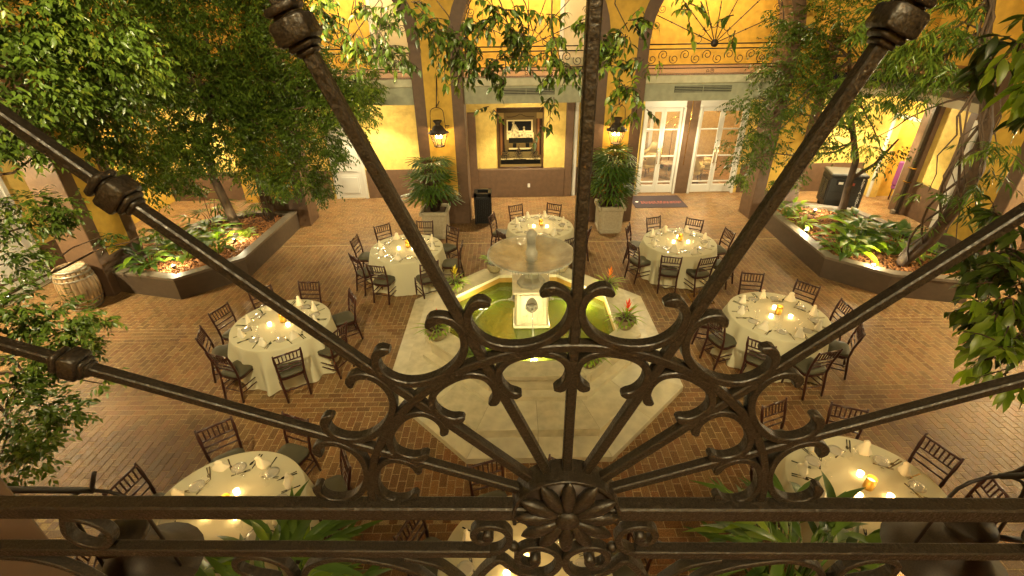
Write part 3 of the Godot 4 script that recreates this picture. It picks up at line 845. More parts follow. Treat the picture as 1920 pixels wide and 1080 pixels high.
func build_lobby() -> void:
	var t := thing("lobby", "warm lit lobby with wood floor behind the glass doors", "room")
	put("wood_floor", spanm(Vector3(3.0, -0.006, -20.6), Vector3(9.2, 0.012, -16.06)), M.wood_floor, t)
	put("rear_wall", spanm(Vector3(3.0, 0, -20.8), Vector3(9.2, 3.2, -20.6)), M.room_wall, t)
	put("side_wall", spanm(Vector3(2.8, 0, -20.8), Vector3(3.0, 3.2, -16.06)), M.room_wall, t)
	put("side_wall", spanm(Vector3(9.2, 0, -20.8), Vector3(9.4, 3.2, -16.06)), M.room_wall, t)
	put("lobby_ceiling", spanm(Vector3(2.8, 3.2, -20.8), Vector3(9.4, 3.35, -16.06)), M.ceiling, t)
	put("rug", spanm(Vector3(4.6, 0.013, -18.4), Vector3(7.4, 0.022, -16.8)), M.rug, t)
	var wd := put("inner_door", spanm(Vector3(4.9, 0, -20.6), Vector3(5.9, 2.5, -20.55), 0.01), M.white, t)
	for y in [0.3, 1.2]:
		put("door_panel", spanm(Vector3(5.05, y, -20.55), Vector3(5.75, y + 0.75, -20.53)), M.oak, wd)
	lamp(Vector3(5.0, 2.9, -18.0), 3.0, WARM, 0.15)
	lamp(Vector3(7.3, 2.9, -18.0), 3.0, WARM, 0.15)
	var n := 0
	for a in [[5.1, -17.9, 0.4, "first tan armchair in the lobby, behind the left glass doors"], [5.6, -19.1, 2.6, "tan armchair deep in the lobby beside the inner door"], [6.5, -17.0, -0.6, "tan armchair close behind the right glass doors"], [7.15, -17.6, 1.2, "tan armchair behind the right leaf of the glass doors"]]:
		var c := thing("armchair", a[3], "armchair", Vector3(a[0], 0.022 if a[1] > -18.4 else 0.012, a[1]), a[2])
		put("seat", boxm(Vector3(0.58, 0.16, 0.55), 0.04, Vector3(0, 0.4, 0)), M.chair_leather, c)
		var bst := S(true)
		var rings := []
		for k in 9:
			var an := -1.9 + 3.8 * k / 8.0
			var hh := 0.88 if absf(an) < 0.9 else 0.62
			var d := Vector3(sin(an), 0, cos(an))
			rings.append(PackedVector3Array([d * 0.27 + Vector3(0, 0.46, 0), d * 0.33 + Vector3(0, 0.46, 0), d * 0.36 + Vector3(0, hh, 0), d * 0.30 + Vector3(0, hh, 0)]))
		sweep(bst, rings)
		put("backrest", done(bst), M.chair_leather, c)
		for s in [[-1, -1], [1, -1], [-1, 1], [1, 1]]:
			put("leg", tubem([Vector3(s[0] * 0.25, 0, s[1] * 0.23), Vector3(s[0] * 0.22, 0.33, s[1] * 0.2)], [0.014, 0.022]), M.mahogany, c)
		n += 1
	var cart := thing("luggage_cart", "brass arched luggage cart seen through the right glass doors", "luggage cart", Vector3(6.35, 0.012, -18.7), 0.3)
	put("deck", boxm(Vector3(1.0, 0.06, 0.55), 0.01, Vector3(0, 0.22, 0)), M.purple, cart)
	for s in [-1.0, 1.0]:
		var arc := [Vector3(-0.45, 0.25, s * 0.24)]
		for k in 13:
			var an := PI - PI * k / 12.0
			arc.append(Vector3(cos(an) * 0.45, 1.5 + sin(an) * 0.4, s * 0.24))
		arc.append(Vector3(0.45, 0.25, s * 0.24))
		put("arch_rail", tubem(arc, 0.018), M.brass, cart)
	put("hanging_bar", tubem([Vector3(0, 1.9, -0.24), Vector3(0, 1.9, 0.24)], 0.016), M.brass, cart)
	for s in [[-1, -1], [1, -1], [-1, 1], [1, 1]]:
		put("wheel", lathem([Vector2(0, -0.02), Vector2(0.09, -0.02), Vector2(0.09, 0.02), Vector2(0, 0.02)], 14), M.black_metal, cart, Transform3D(Basis(Vector3.RIGHT, PI / 2), Vector3(s[0] * 0.4, 0.09, s[1] * 0.22)))
	var tb := thing("side_table", "small round wooden side table in the lobby", "table", Vector3(5.75, 0.022, -17.6))
	put("table_top", lathem([Vector2(0, 0.5), Vector2(0.3, 0.5), Vector2(0.31, 0.52), Vector2(0.3, 0.54), Vector2(0, 0.54)], 20), M.oak, tb)
	put("stem", lathem([Vector2(0.16, 0), Vector2(0.03, 0.04), Vector2(0.03, 0.5)], 12), M.oak, tb)

# ---------------------------------------------------------------- iron work of the far arches
func spiral(c: Vector2, r0: float, r1: float, a0: float, turns: float, n := 16) -> Array:
	var p := []
	for i in n + 1:
		var t := i / float(n)
		var r := lerpf(r0, r1, t)
		var a := a0 + TAU * turns * t
		p.append(Vector3(c.x + cos(a) * r, c.y + sin(a) * r, 0))
	return p

func build_gallery_rails() -> void:
	var root := thing("iron_arch_grille", "black iron fan grille and scroll railing in the far middle arch", "iron grille", Vector3(0.515, 3.94, -13.72), 0.0, "iron grilles of the far arches")
	var w := 1.69
	for y in [0.11, 0.19, 0.56, 0.67]:
		put("rail", tubem([Vector3(-w, y, 0), Vector3(w, y, 0)], 0.014 if y < 0.5 else 0.017, 6), M.iron_thin, root)
	var fr := []
	for i in 25:
		var a := PI * i / 24.0
		fr.append(Vector3(cos(a) * 1.66, 0.81 + sin(a) * 1.66, 0))
	put("arch_rim", tubem(fr, 0.012, 6), M.iron_thin, root)
	put("hub", lathem([Vector2(0, -0.02), Vector2(0.09, -0.02), Vector2(0.09, 0.02), Vector2(0, 0.03)], 20), M.iron_thin, root, Transform3D(Basis(Vector3.RIGHT, PI / 2), Vector3(0, 0.68, 0)))
	for k in 7:
		var a := deg_to_rad(22.5 * (k + 1))
		var d := Vector3(cos(a), sin(a), 0)
		var st := S(true)
		tube(st, [Vector3(0, 0.68, 0) + d * 0.09, Vector3(0, 0.68, 0) + d * 1.66], 0.0115, 6)
		for q in [0.78, 1.25]:
			tube(st, [Vector3(0, 0.68, 0) + d * (q - 0.02), Vector3(0, 0.68, 0) + d * q, Vector3(0, 0.68, 0) + d * (q + 0.02)], [0.01, 0.024, 0.01], 6)
		put("spoke", done(st), M.iron_thin, root)
	for k in 8:
		var a := deg_to_rad(22.5 * k + 11.25)
		var st := S(true)
		var c := Vector3(cos(a), sin(a), 0) * 0.43 + Vector3(0, 0.68, 0)
		var p := []
		for i in 13:
			var b := a + PI + deg_to_rad(-130.0 + 260.0 * i / 12.0)
			p.append(c + Vector3(cos(b), sin(b), 0) * 0.075)
		tube(st, p, 0.009, 5)
		put("ring_scroll", done(st), M.iron_thin, root)
	for k in 12:
		var x := -w + 0.15 + k * (2.0 * w - 0.3) / 11.0
		var up := 1.0 if k % 2 else -1.0
		var p := spiral(Vector2(x, 0.375 + up * 0.045), 0.03, 0.125, up * PI * 0.5, 1.35 * up, 18)
		var q := []
		for v in p: q.append(v)
		put("scroll", tubem(q, 0.0105, 5), M.iron_thin, root)
	for s in [-1.0, 1.0]:
		put("bottom_scroll", tubem(spiral(Vector2(s * 0.06, 0.03), 0.015, 0.055, 0.0, 1.4 * s, 14), 0.007, 5), M.iron_thin, root)
		for y in [1.1, 1.45]:
			var rx := sqrt(maxf(0.0, 1.66 * 1.66 - (y - 0.81) * (y - 0.81))) - 0.11
			put("rim_scroll", tubem(spiral(Vector2(s * rx, y), 0.02, 0.1, 0.0, 1.5 * s, 14), 0.008, 5), M.iron_thin, root)
	dup(root, Vector3(-4.16, 3.94, -13.72), 0, "black iron fan grille and scroll railing in the far left arch")
	dup(root, Vector3(5.225, 3.94, -13.72), 0, "black iron fan grille and scroll railing in the far right arch, best seen")

# ---------------------------------------------------------------- our own side
func build_near_gallery() -> void:
	var t := thing("near_gallery", "brown arched wall and floor of the gallery looked out from", "building wall")
	put("pier", spanm(Vector3(-2.9, 0, -1.05), Vector3(-1.60, 4.85, -0.35), 0.012), M.brown, t)
	put("pier", spanm(Vector3(1.93, 0, -1.05), Vector3(3.2, 4.85, -0.35), 0.012), M.brown, t)
	var poly := PackedVector2Array([Vector2(-2.9, 7.2), Vector2(-2.9, 4.85)])
	poly.append_array(arch_points(-1.60, 1.93, 4.85, 0.0))
	poly.append_array([Vector2(3.2, 4.85), Vector2(3.2, 7.2)])
	put("spandrel", prismm(poly, -1.05, -0.35), M.yellow, t)
	put("gallery_floor", spanm(Vector3(-6, 3.6, -0.6), Vector3(6, 3.94, 2.5)), M.tile, t)
	put("rear_wall", spanm(Vector3(-6, 3.945, 2.5), Vector3(6, 7.2, 2.7)), M.yellow, t)
	put("roof", spanm(Vector3(-6, 7.202, -1.3), Vector3(6, 7.4, 2.7)), M.ceiling, t)
	put("lower_wall", spanm(Vector3(-9, 0, 1.6), Vector3(10, 3.59, 1.8)), M.yellow, t)

# ---------------------------------------------------------------- planters
func poly_offset(p: PackedVector2Array, d: float) -> PackedVector2Array:
	var r := Geometry2D.offset_polygon(p, d, Geometry2D.JOIN_MITER)
	return r[0]

func build_planters() -> void:
	# outlines as (x, -z)
	var left := PackedVector2Array([Vector2(-8.77, 9.55), Vector2(-7.2, 9.15), Vector2(-6.17, 10.15), Vector2(-6.12, 13.2), Vector2(-7.3, 13.3), Vector2(-8.5, 12.6), Vector2(-8.77, 11.2)])
	var right := PackedVector2Array([Vector2(7.15, 13.2), Vector2(7.02, 9.75), Vector2(7.9, 8.86), Vector2(9.3, 8.48), Vector2(9.87, 9.2), Vector2(9.87, 11.2), Vector2(9.5, 12.7), Vector2(8.3, 13.3)])
	var n := 0
	for p in [left, right]:
		var t := thing("planter_bed", ["low brown walled planter bed at left below the tree", "low brown walled planter bed at right below the leaning tree"][n], "planter")
		var inner := poly_offset(p, -0.2)
		var st := S()
		ring_prism(st, p, poly_offset(p, -0.17), 0.0, 0.46)
		put("wall", done(st), M.planter_wall, t)
		st = S()
		ring_prism(st, poly_offset(p, 0.015), inner, 0.462, 0.52)
		put("coping", done(st), M.concrete, t)
		put("soil", prismm(poly_offset(p, -0.171), 0.0, 0.40, flat()), M.soil, t)
		# wood chips
		var chip := boxm(Vector3(0.05, 0.012, 0.018), 0.0)
		var buf := PackedFloat32Array()
		var count := 0
		var lo := Vector2(100, 100)
		var hi := Vector2(-100, -100)
		for v in inner:
			lo = lo.min(v)
			hi = hi.max(v)
		while count < 4200:
			var v := Vector2(rng.randf_range(lo.x, hi.x), rng.randf_range(lo.y, hi.y))
			if not Geometry2D.is_point_in_polygon(v, inner): continue
			var bs := Basis.from_euler(Vector3(rng.randf_range(-0.5, 0.5), rng.randf() * TAU, rng.randf_range(-0.5, 0.5))).scaled(Vector3.ONE * rng.randf_range(0.6, 1.6))
			var c := rng.randf_range(0.5, 1.5)
			var y := 0.41 + rng.randf() * 0.05
			buf.append_array([bs.x.x, bs.y.x, bs.z.x, v.x, bs.x.y, bs.y.y, bs.z.y, y, bs.x.z, bs.y.z, bs.z.z, -v.y, c, c, c, 1])
			count += 1
		multi("wood_chips", chip, M.mulch, buf, count, t)
		n += 1
	# small uplights standing in the beds
	for u in [[-7.55, -9.75, "at the near corner of the left planter", 0.5], [-6.9, -11.2, "beside the bright green leaves of the left planter", 0.8], [7.75, -9.25, "at the near corner of the right planter", 0.45], [7.35, -11.2, "at the inner edge of the right planter", 0.45], [8.35, -12.6, "behind the leafy clumps of the right planter", 0.5]]:
		var s := thing("garden_uplight", "small glowing garden uplight %s" % u[2], "garden light", Vector3(u[0], 0.42, u[1]), 0, "garden uplights in the planters")
		put("stake", tubem([Vector3(0, -0.02, 0), Vector3(0, 0.06, 0)], 0.012), M.black_metal, s)
		put("housing", lathem([Vector2(0, 0.05), Vector2(0.035, 0.05), Vector2(0.045, 0.13), Vector2(0.04, 0.13), Vector2(0.0, 0.1)], 12), M.black_metal, s)
		put("lens", lathem([Vector2(0.039, 0.12), Vector2(0.02, 0.135), Vector2(0, 0.138)], 12), M.lens, s)
		lamp(Vector3(0, 0.2, 0), u[3], WARM, 0.04, s)

func ring_prism(st: SurfaceTool, outer: PackedVector2Array, inner: PackedVector2Array, y0: float, y1: float) -> void:
	var o := outer.duplicate()
	var i := inner.duplicate()
	if Geometry2D.is_polygon_clockwise(o): o.reverse()
	if Geometry2D.is_polygon_clockwise(i): i.reverse()
	var c := Vector2.ZERO
	for v in o: c += v
	c /= o.size()
	for k in o.size():
		# nearest inner corners
		var a := o[k]
		var b := o[(k + 1) % o.size()]
		var ia := i[0]
		var ib := i[0]
		for v in i:
			if v.distance_squared_to(a) < ia.distance_squared_to(a): ia = v
			if v.distance_squared_to(b) < ib.distance_squared_to(b): ib = v
		var V := func(v: Vector2, y: float) -> Vector3: return Vector3(v.x, y, -v.y)
		var n := V.call((a + b) * 0.5 - (ia + ib) * 0.5, 0.0)
		quad_out(st, V.call(a, y0), V.call(b, y0), V.call(b, y1), V.call(a, y1), n)
		quad_out(st, V.call(ia, y0), V.call(ib, y0), V.call(ib, y1), V.call(ia, y1), -n)
		quad_out(st, V.call(a, y1), V.call(b, y1), V.call(ib, y1), V.call(ia, y1), Vector3.UP)
		quad_out(st, V.call(a, y0), V.call(b, y0), V.call(ib, y0), V.call(ia, y0), Vector3.DOWN)

# ---------------------------------------------------------------- fountain
func octagon(ap: float, front := -1.0) -> PackedVector2Array:
	# regular octagon of the given apothem; front: half depth where it is stretched in z
	var s := ap * 0.41421
	var f := ap if front < 0.0 else front
	return PackedVector2Array([Vector2(-s, -f), Vector2(s, -f), Vector2(ap, -s - (f - ap)), Vector2(ap, s + (f - ap)), Vector2(s, f), Vector2(-s, f), Vector2(-ap, s + (f - ap)), Vector2(-ap, -s - (f - ap))])

# a ring of separate stone slabs with open joints, n to each side of the octagon
func slab_ring(n: String, o: PackedVector2Array, i: PackedVector2Array, y0: float, y1: float, cuts: int, t: Node3D) -> void:
	var ms := [M.marble, M.marble_b, M.marble_c]
	for k in 8:
		var a := o[k]
		var b := o[(k + 1) % 8]
		var ia := i[k]
		var ib := i[(k + 1) % 8]
		for c in cuts:
			var u := c / float(cuts)
			var v := (c + 1) / float(cuts)
			var q := PackedVector2Array([a.lerp(b, u), a.lerp(b, v), ia.lerp(ib, v), ia.lerp(ib, u)])
			var inset := Geometry2D.offset_polygon(q, -0.0025, Geometry2D.JOIN_MITER)
			if inset.is_empty(): continue
			put(n, prismm(inset[0], y0, y1 - rng.randf() * 0.003, flat()), ms[rng.randi() % 3], t)

func build_fountain() -> void:
	var t := thing("fountain", "pale stone octagonal fountain with round upper basin and green pool", "fountain", Vector3(0.335, 0, -7.4))
	put("base_bed", prismm(octagon(2.37, 2.81), 0.0, 0.094, flat()), M.stone_dark, t)
	put("step_bed", prismm(octagon(2.09, 2.44), 0.095, 0.234, flat()), M.stone_dark, t)
	slab_ring("base_slab", octagon(2.38, 2.82), octagon(1.95, 2.3), 0.0, 0.10, 2, t)
	slab_ring("step_slab", octagon(2.1, 2.45), octagon(1.4, 1.5), 0.1, 0.24, 2, t)
	var st := S()
	ring_prism(st, octagon(1.86), octagon(1.5), 0.242, 0.32)
	put("plinth", done(st), M.marble, t)
	st = S()
	ring_prism(st, octagon(1.72), octagon(1.45), 0.322, 0.59)
	for k in 8:
		var a := TAU * k / 8.0
		var d := Vector3(sin(a), 0, cos(a))
		box(st, d * 1.72 + Vector3(0, 0.455, 0), Vector3(1.05, 0.17, 0.03), 0.012, Basis(Vector3.UP, a))
	put("basin_wall", done(st), M.marble, t)
	slab_ring("coping_slab", octagon(1.80), octagon(1.42), 0.592, 0.655, 1, t)
	st = S()
	ring_prism(st, octagon(1.449), octagon(1.43), 0.25, 0.59)
	put("pool_lining", done(st), M.pool, t)
	put("pool_floor", prismm(octagon(1.44), 0.2, 0.27, flat()), M.pool, t)
	put("pool_water", prismm(octagon(1.428), 0.48, 0.482, flat()), M.water, t)
	# pedestal
	var ped := put("pedestal", boxm(Vector3(0.56, 0.95, 0.56), 0.03, Vector3(0, 0.72, 0)), M.marble, t)
	st = S()
	box(st, Vector3(0, 0.53, 0), Vector3(0.64, 0.06, 0.64), 0.015)
	box(st, Vector3(0, 1.215, 0), Vector3(0.66, 0.05, 0.66), 0.012)
	put("moulding", done(st), M.marble, ped)
	for k in 4:
		var xf := Transform3D(Basis(Vector3.UP, k * PI / 2), Vector3.ZERO)
		var fs := S()
		span(fs, Vector3(-0.2, 0.58, 0.28), Vector3(-0.185, 1.16, 0.292), 0.003)
		span(fs, Vector3(0.185, 0.58, 0.28), Vector3(0.2, 1.16, 0.292), 0.003)
		span(fs, Vector3(-0.185, 1.145, 0.28), Vector3(0.185, 1.16, 0.291), 0.003)
		span(fs, Vector3(-0.185, 0.58, 0.28), Vector3(0.185, 0.595, 0.291), 0.003)
		for q in 5:
			span(fs, Vector3(-0.15 + q * 0.064, 0.62, 0.28), Vector3(-0.11 + q * 0.064, 0.74 + 0.03 * (q % 2), 0.288), 0.004)
		put("panel_moulding", done(fs), M.marble, ped, xf)
		var arch := PackedVector2Array()
		for q in 9:
			var u := q / 8.0
			arch.append(Vector2(-0.11 * cos(u * PI * 0.5) * (1.0 - 0.1 * u), 0.9 + 0.21 * sin(u * PI * 0.5)))
		for q in 9:
			var u := 1.0 - q / 8.0
			arch.append(Vector2(0.11 * cos(u * PI * 0.5) * (1.0 - 0.1 * u), 0.9 + 0.21 * sin(u * PI * 0.5)))
		arch.append_array([Vector2(0.07, 0.84), Vector2(0, 0.8), Vector2(-0.07, 0.84)])
		put("niche", prismm(arch, 0.276, 0.284), M.stone_dark, ped, xf)
		var ms := S(true)
		lathe(ms, [Vector2(0.0, -0.05), Vector2(0.05, -0.03), Vector2(0.06, 0.01), Vector2(0.045, 0.05), Vector2(0.0, 0.06)], 12, Vector3(0, 0.93, 0.3))
		for s in [-1.0, 1.0]:
			tube(ms, [Vector3(s * 0.03, 0.95, 0.3), Vector3(s * 0.085, 0.96, 0.295), Vector3(s * 0.1, 0.91, 0.292)], [0.02, 0.018, 0.008], 6)
		tube(ms, [Vector3(0, 0.92, 0.33), Vector3(0, 0.915, 0.4)], [0.03, 0.02], 8)
		put("spout_mask", done(ms), M.marble_worn, ped, xf)
	# neck and upper basin
	put("neck", lathem([Vector2(0.25, 1.24), Vector2(0.25, 1.29), Vector2(0.215, 1.31), Vector2(0.165, 1.40), Vector2(0.145, 1.52), Vector2(0.17, 1.60), Vector2(0.2, 1.62)], 8, false), M.marble_worn, t)
	var bp := [Vector2(0.17, 1.60), Vector2(0.35, 1.63), Vector2(0.55, 1.695), Vector2(0.68, 1.765), Vector2(0.735, 1.80), Vector2(0.74, 1.825), Vector2(0.725, 1.83), Vector2(0.70, 1.815), Vector2(0.6, 1.765), Vector2(0.4, 1.715), Vector2(0.2, 1.695), Vector2(0.0, 1.69)]
	put("upper_basin", lathem(bp, 56), M.marble_worn, t)
	put("basin_water", lathem([Vector2(0.71, 1.8222), Vector2(0.0, 1.8222)], 48), M.basin_water, t)
	put("finial", lathem([Vector2(0.11, 1.70), Vector2(0.11, 1.84), Vector2(0.085, 1.87), Vector2(0.07, 1.95), Vector2(0.078, 2.1), Vector2(0.09, 2.16), Vector2(0.075, 2.2), Vector2(0.04, 2.235), Vector2(0, 2.24)], 10), M.marble_worn, t)
	# water: threads falling from the rim and two jets
	st = S(true)
	for k in 90:
		if rng.randf() < 0.35: continue
		var a := TAU * k / 90.0
		var d := Vector3(cos(a), 0, sin(a))
		var len := rng.randf_range(0.02, 0.12)
		tube(st, [d * 0.742 + Vector3(0, 1.82, 0), d * 0.744 + Vector3(0, 1.80, 0), d * 0.742 + Vector3(0, 1.80 - len, 0)], [0.004, 0.005, 0.002], 4)
	put("rim_drips", done(st), M.clear_water, t)
	for k in 4:
		var a := k * PI / 2
		var p := []
		var r := []
		for i in 12:
			var u := i / 11.0
			p.append(Vector3(sin(a) * (0.4 + u * 0.62), 0.915 + 0.05 * u - 0.485 * u * u, cos(a) * (0.4 + u * 0.62)))
			r.append(0.008 + 0.006 * u)
		put("water_jet", tubem(p, r, 6), M.clear_water, t)
	# pool lamps
	for q in [[0.0, 1.12, 0.6, "in the front of the fountain pool"], [0.95, -0.5, 0.6, "in the right rear of the fountain pool"], [-0.95, -0.6, 0.25, "in the left rear of the fountain pool"]]:
		var s := thing("pool_light", "glowing submersible lamp %s" % q[3], "pool light", Vector3(0.335 + q[0], 0.27, -7.4 + q[1]))
		put("housing", lathem([Vector2(0.07, 0), Vector2(0.08, 0.06), Vector2(0.05, 0.1)], 14), M.black_metal, s)
		put("lens", lathem([Vector2(0.05, 0.1), Vector2(0.03, 0.112), Vector2(0, 0.115)], 14), M.lens, s)
		lamp(Vector3(0, 0.27, 0), q[2], Color(1.0, 0.95, 0.72), 0.06, s)

# ---------------------------------------------------------------- tables and chairs
func bamboo(a: Vector3, b: Vector3, r: float, n := 3) -> ArrayMesh:
	var st := S(true)
	var p := []
	var q := []
	for i in n + 1:
		var u := i / float(n)
		var c := a.lerp(b, u)
		var d := (b - a).normalized() * 0.008
		if i > 0:
			p.append(c - d); q.append(r)
		p.append(c); q.append(r * 1.35)
		if i < n:
			p.append(c + d); q.append(r)
	tube(st, p, q, 6)
	return done(st)

func bent(pts: Array, r: float) -> ArrayMesh:
	var st := S(true)
	var p := []
	var q := []
	for i in pts.size() - 1:
		for k in 4:
			p.append(pts[i].lerp(pts[i + 1], k / 4.0))
			q.append(r * (1.25 if k == 2 else 1.0))
	p.append(pts[-1]); q.append(r * 0.7)
	tube(st, p, q, 7)
	return done(st)

func make_chair() -> Node3D:
	var t := thing("banquet_chair", "", "chair")
	for s in [-1.0, 1.0]:
		put("back_post", bent([Vector3(s * 0.175, 0, 0.245), Vector3(s * 0.18, 0.42, 0.18), Vector3(s * 0.19, 0.62, 0.195), Vector3(s * 0.2, 0.93, 0.265)], 0.0175), M.mahogany, t)
		put("front_leg", bent([Vector3(s * 0.19, 0, -0.19), Vector3(s * 0.19, 0.43, -0.18)], 0.0175), M.mahogany, t)
	var ss := S()
	var outl := PackedVector2Array()
	for i in 28:
		var a := TAU * i / 28.0
		var c := cos(a)
		var s := sin(a)
		outl.append(Vector2(signf(c) * pow(absf(c), 0.5) * (0.205 if s < 0 else 0.195), signf(s) * pow(absf(s), 0.5) * 0.2))
	prism(ss, outl, 0.40, 0.432, flat())
	put("seat", done(ss), M.mahogany, t)
	var cs := S(true)
	var rings := []
	for q in [[0.93, 0.433], [1.0, 0.445], [1.0, 0.462], [0.93, 0.482], [0.6, 0.494]]:
		var ring := PackedVector3Array()
		for v in outl: ring.append(Vector3(v.x * q[0], q[1], -v.y * q[0]))
		rings.append(ring)
	sweep(cs, rings)
	put("cushion", done(cs), M.cushion, t)
	var Z := func(y: float) -> float: return 0.195 + (y - 0.62) * 0.225
	put("top_rail", bamboo(Vector3(-0.196, 0.895, Z.call(0.895)), Vector3(0.196, 0.895, Z.call(0.895)), 0.0155, 2), M.mahogany, t)
	for y in [0.745, 0.665, 0.585]:
		put("back_rail", bamboo(Vector3(-0.19, y, Z.call(y)), Vector3(0.19, y, Z.call(y)), 0.012, 2), M.mahogany, t)
	for k in 6:
		var x := -0.13 + k * 0.052
		put("spindle", bamboo(Vector3(x, 0.745, Z.call(0.745)), Vector3(x * 1.05, 0.895, Z.call(0.895)), 0.0095, 2), M.mahogany, t)
	for y in [0.16, 0.25]:
		for s in [-1.0, 1.0]:
			put("side_stretcher", bamboo(Vector3(s * 0.185, y, -0.187), Vector3(s * 0.178, y, 0.245 - 0.065 * y / 0.42), 0.0105, 2), M.mahogany, t)
	for q in [[0.2, -0.187], [0.28, -0.184], [0.2, 0.214]]:
		put("cross_stretcher", bamboo(Vector3(-0.185, q[0], q[1]), Vector3(0.185, q[0], q[1]), 0.0105, 2), M.mahogany, t)
	return t

func make_cloth(sd: int) -> ArrayMesh:
	var r := RandomNumberGenerator.new()
	r.seed = sd
	var st := S(true)
	var seg := 168
	var prof := []
	var folds := []
	var a := 0.0
	while a < TAU:
		folds.append([a, r.randf_range(0.35, 1.4), r.randf_range(0.004, 0.014)])
		a += r.randf_range(0.24, 0.75)
	var rings := []
	for k in 13:
		var ring := PackedVector3Array()
		for j in seg:
			var th := TAU * j / seg
			var f := 0.0
			for q in folds:
				var d := absf(angle_difference(th, q[0]))
				f = maxf(f, q[1] * exp(-d * d / q[2]))
			if k < 9:
				var u := k / 8.0        # 0 at the floor, 1 at the edge of the top
				var dn := 1.0 - u
				var rr := 0.806 + dn * 0.055 + f * 0.14 * pow(dn, 0.7) + 0.008 * sin(th * 31.0 + dn * 3.0) * dn
				ring.append(Vector3(cos(th) * rr, 0.012 + 0.735 * u + (0.02 * f if k == 0 else 0.0), sin(th) * rr))
			else:
				var rr: float = [0.803, 0.79, 0.5, 0.0001][k - 9]
				ring.append(Vector3(cos(th) * rr, [0.755, 0.76, 0.7605, 0.7605][k - 9], sin(th) * rr))
		rings.append(ring)
	for i in rings.size() - 1:
		for j in seg:
			var k := (j + 1) % seg
			tri(st, rings[i][j], rings[i][k], rings[i + 1][k])
			tri(st, rings[i][j], rings[i + 1][k], rings[i + 1][j])
	return done(st)

func make_napkin(sd: int) -> ArrayMesh:
	var r := RandomNumberGenerator.new()
	r.seed = sd
	var st := S(true)
	var rings := []
	var lean := Vector3(r.randf_range(-0.02, 0.02), 0, r.randf_range(-0.015, 0.015))
	for q in [[0.062, 0.0], [0.066, 0.012], [0.058, 0.04], [0.046, 0.075], [0.032, 0.105], [0.024, 0.125], [0.028, 0.145], [0.022, 0.165], [0.006, 0.178]]:
		var ring := PackedVector3Array()
		for j in 14:
			var a := TAU * j / 14.0
			var rr: float = q[0] * (1.0 + 0.2 * sin(a * 3.0 + q[1] * 20.0) + 0.12 * sin(a * 5.0 + sd))
			ring.append(Vector3(cos(a) * rr * 1.15, q[1], sin(a) * rr * 0.75) + lean * (q[1] / 0.17))
		rings.append(ring)
	sweep(st, rings)
	return done(st)

func flat_shape(pts: Array, th: float) -> ArrayMesh:
	var p := PackedVector2Array()
	for v in pts: p.append(v)
	return prismm(p, 0.0, th, flat())

const TABLES := {
	"A": [-2.36, -10.02, "table by the left potted palm", [-143, 167, -102, -58, -20, 30, 131, 79]],
	"B": [3.83, -10.14, "table by the right potted palm", [-166, 145, 101, -120, -72, -28, 11, 52]],
	"C": [0.72, -11.2, "table behind the fountain", [-154, 163, -110, -52, 27, 60, 105]],
	"D": [-3.96, -6.99, "table left of the fountain", [177, -141, -103, -65, -25, 24, 72, 125]],
	"E": [4.55, -7.0, "table right of the fountain", [178, 134, 94, 55, 6, -38, -77, -108]],
	"F": [-3.08, -3.37, "table at the lower left", [-149, 165, 118, 76, -103, -60]],
	"G": [3.82, -3.48, "table at the lower right", [-159, 157, 115, 85, -93]],
	"H": [0.07, -2.7, "table right below the iron rosette", [-160, 155, -108, 102]],
}

func side_word(a: float) -> String:
	# a: 0 towards the viewer, 90 to the right, 180 away
	var words := ["near side", "near right side", "right side", "far right side", "far side", "far left side", "left side", "near left side"]
	return words[int(round(fposmod(a, 360.0) / 45.0)) % 8]

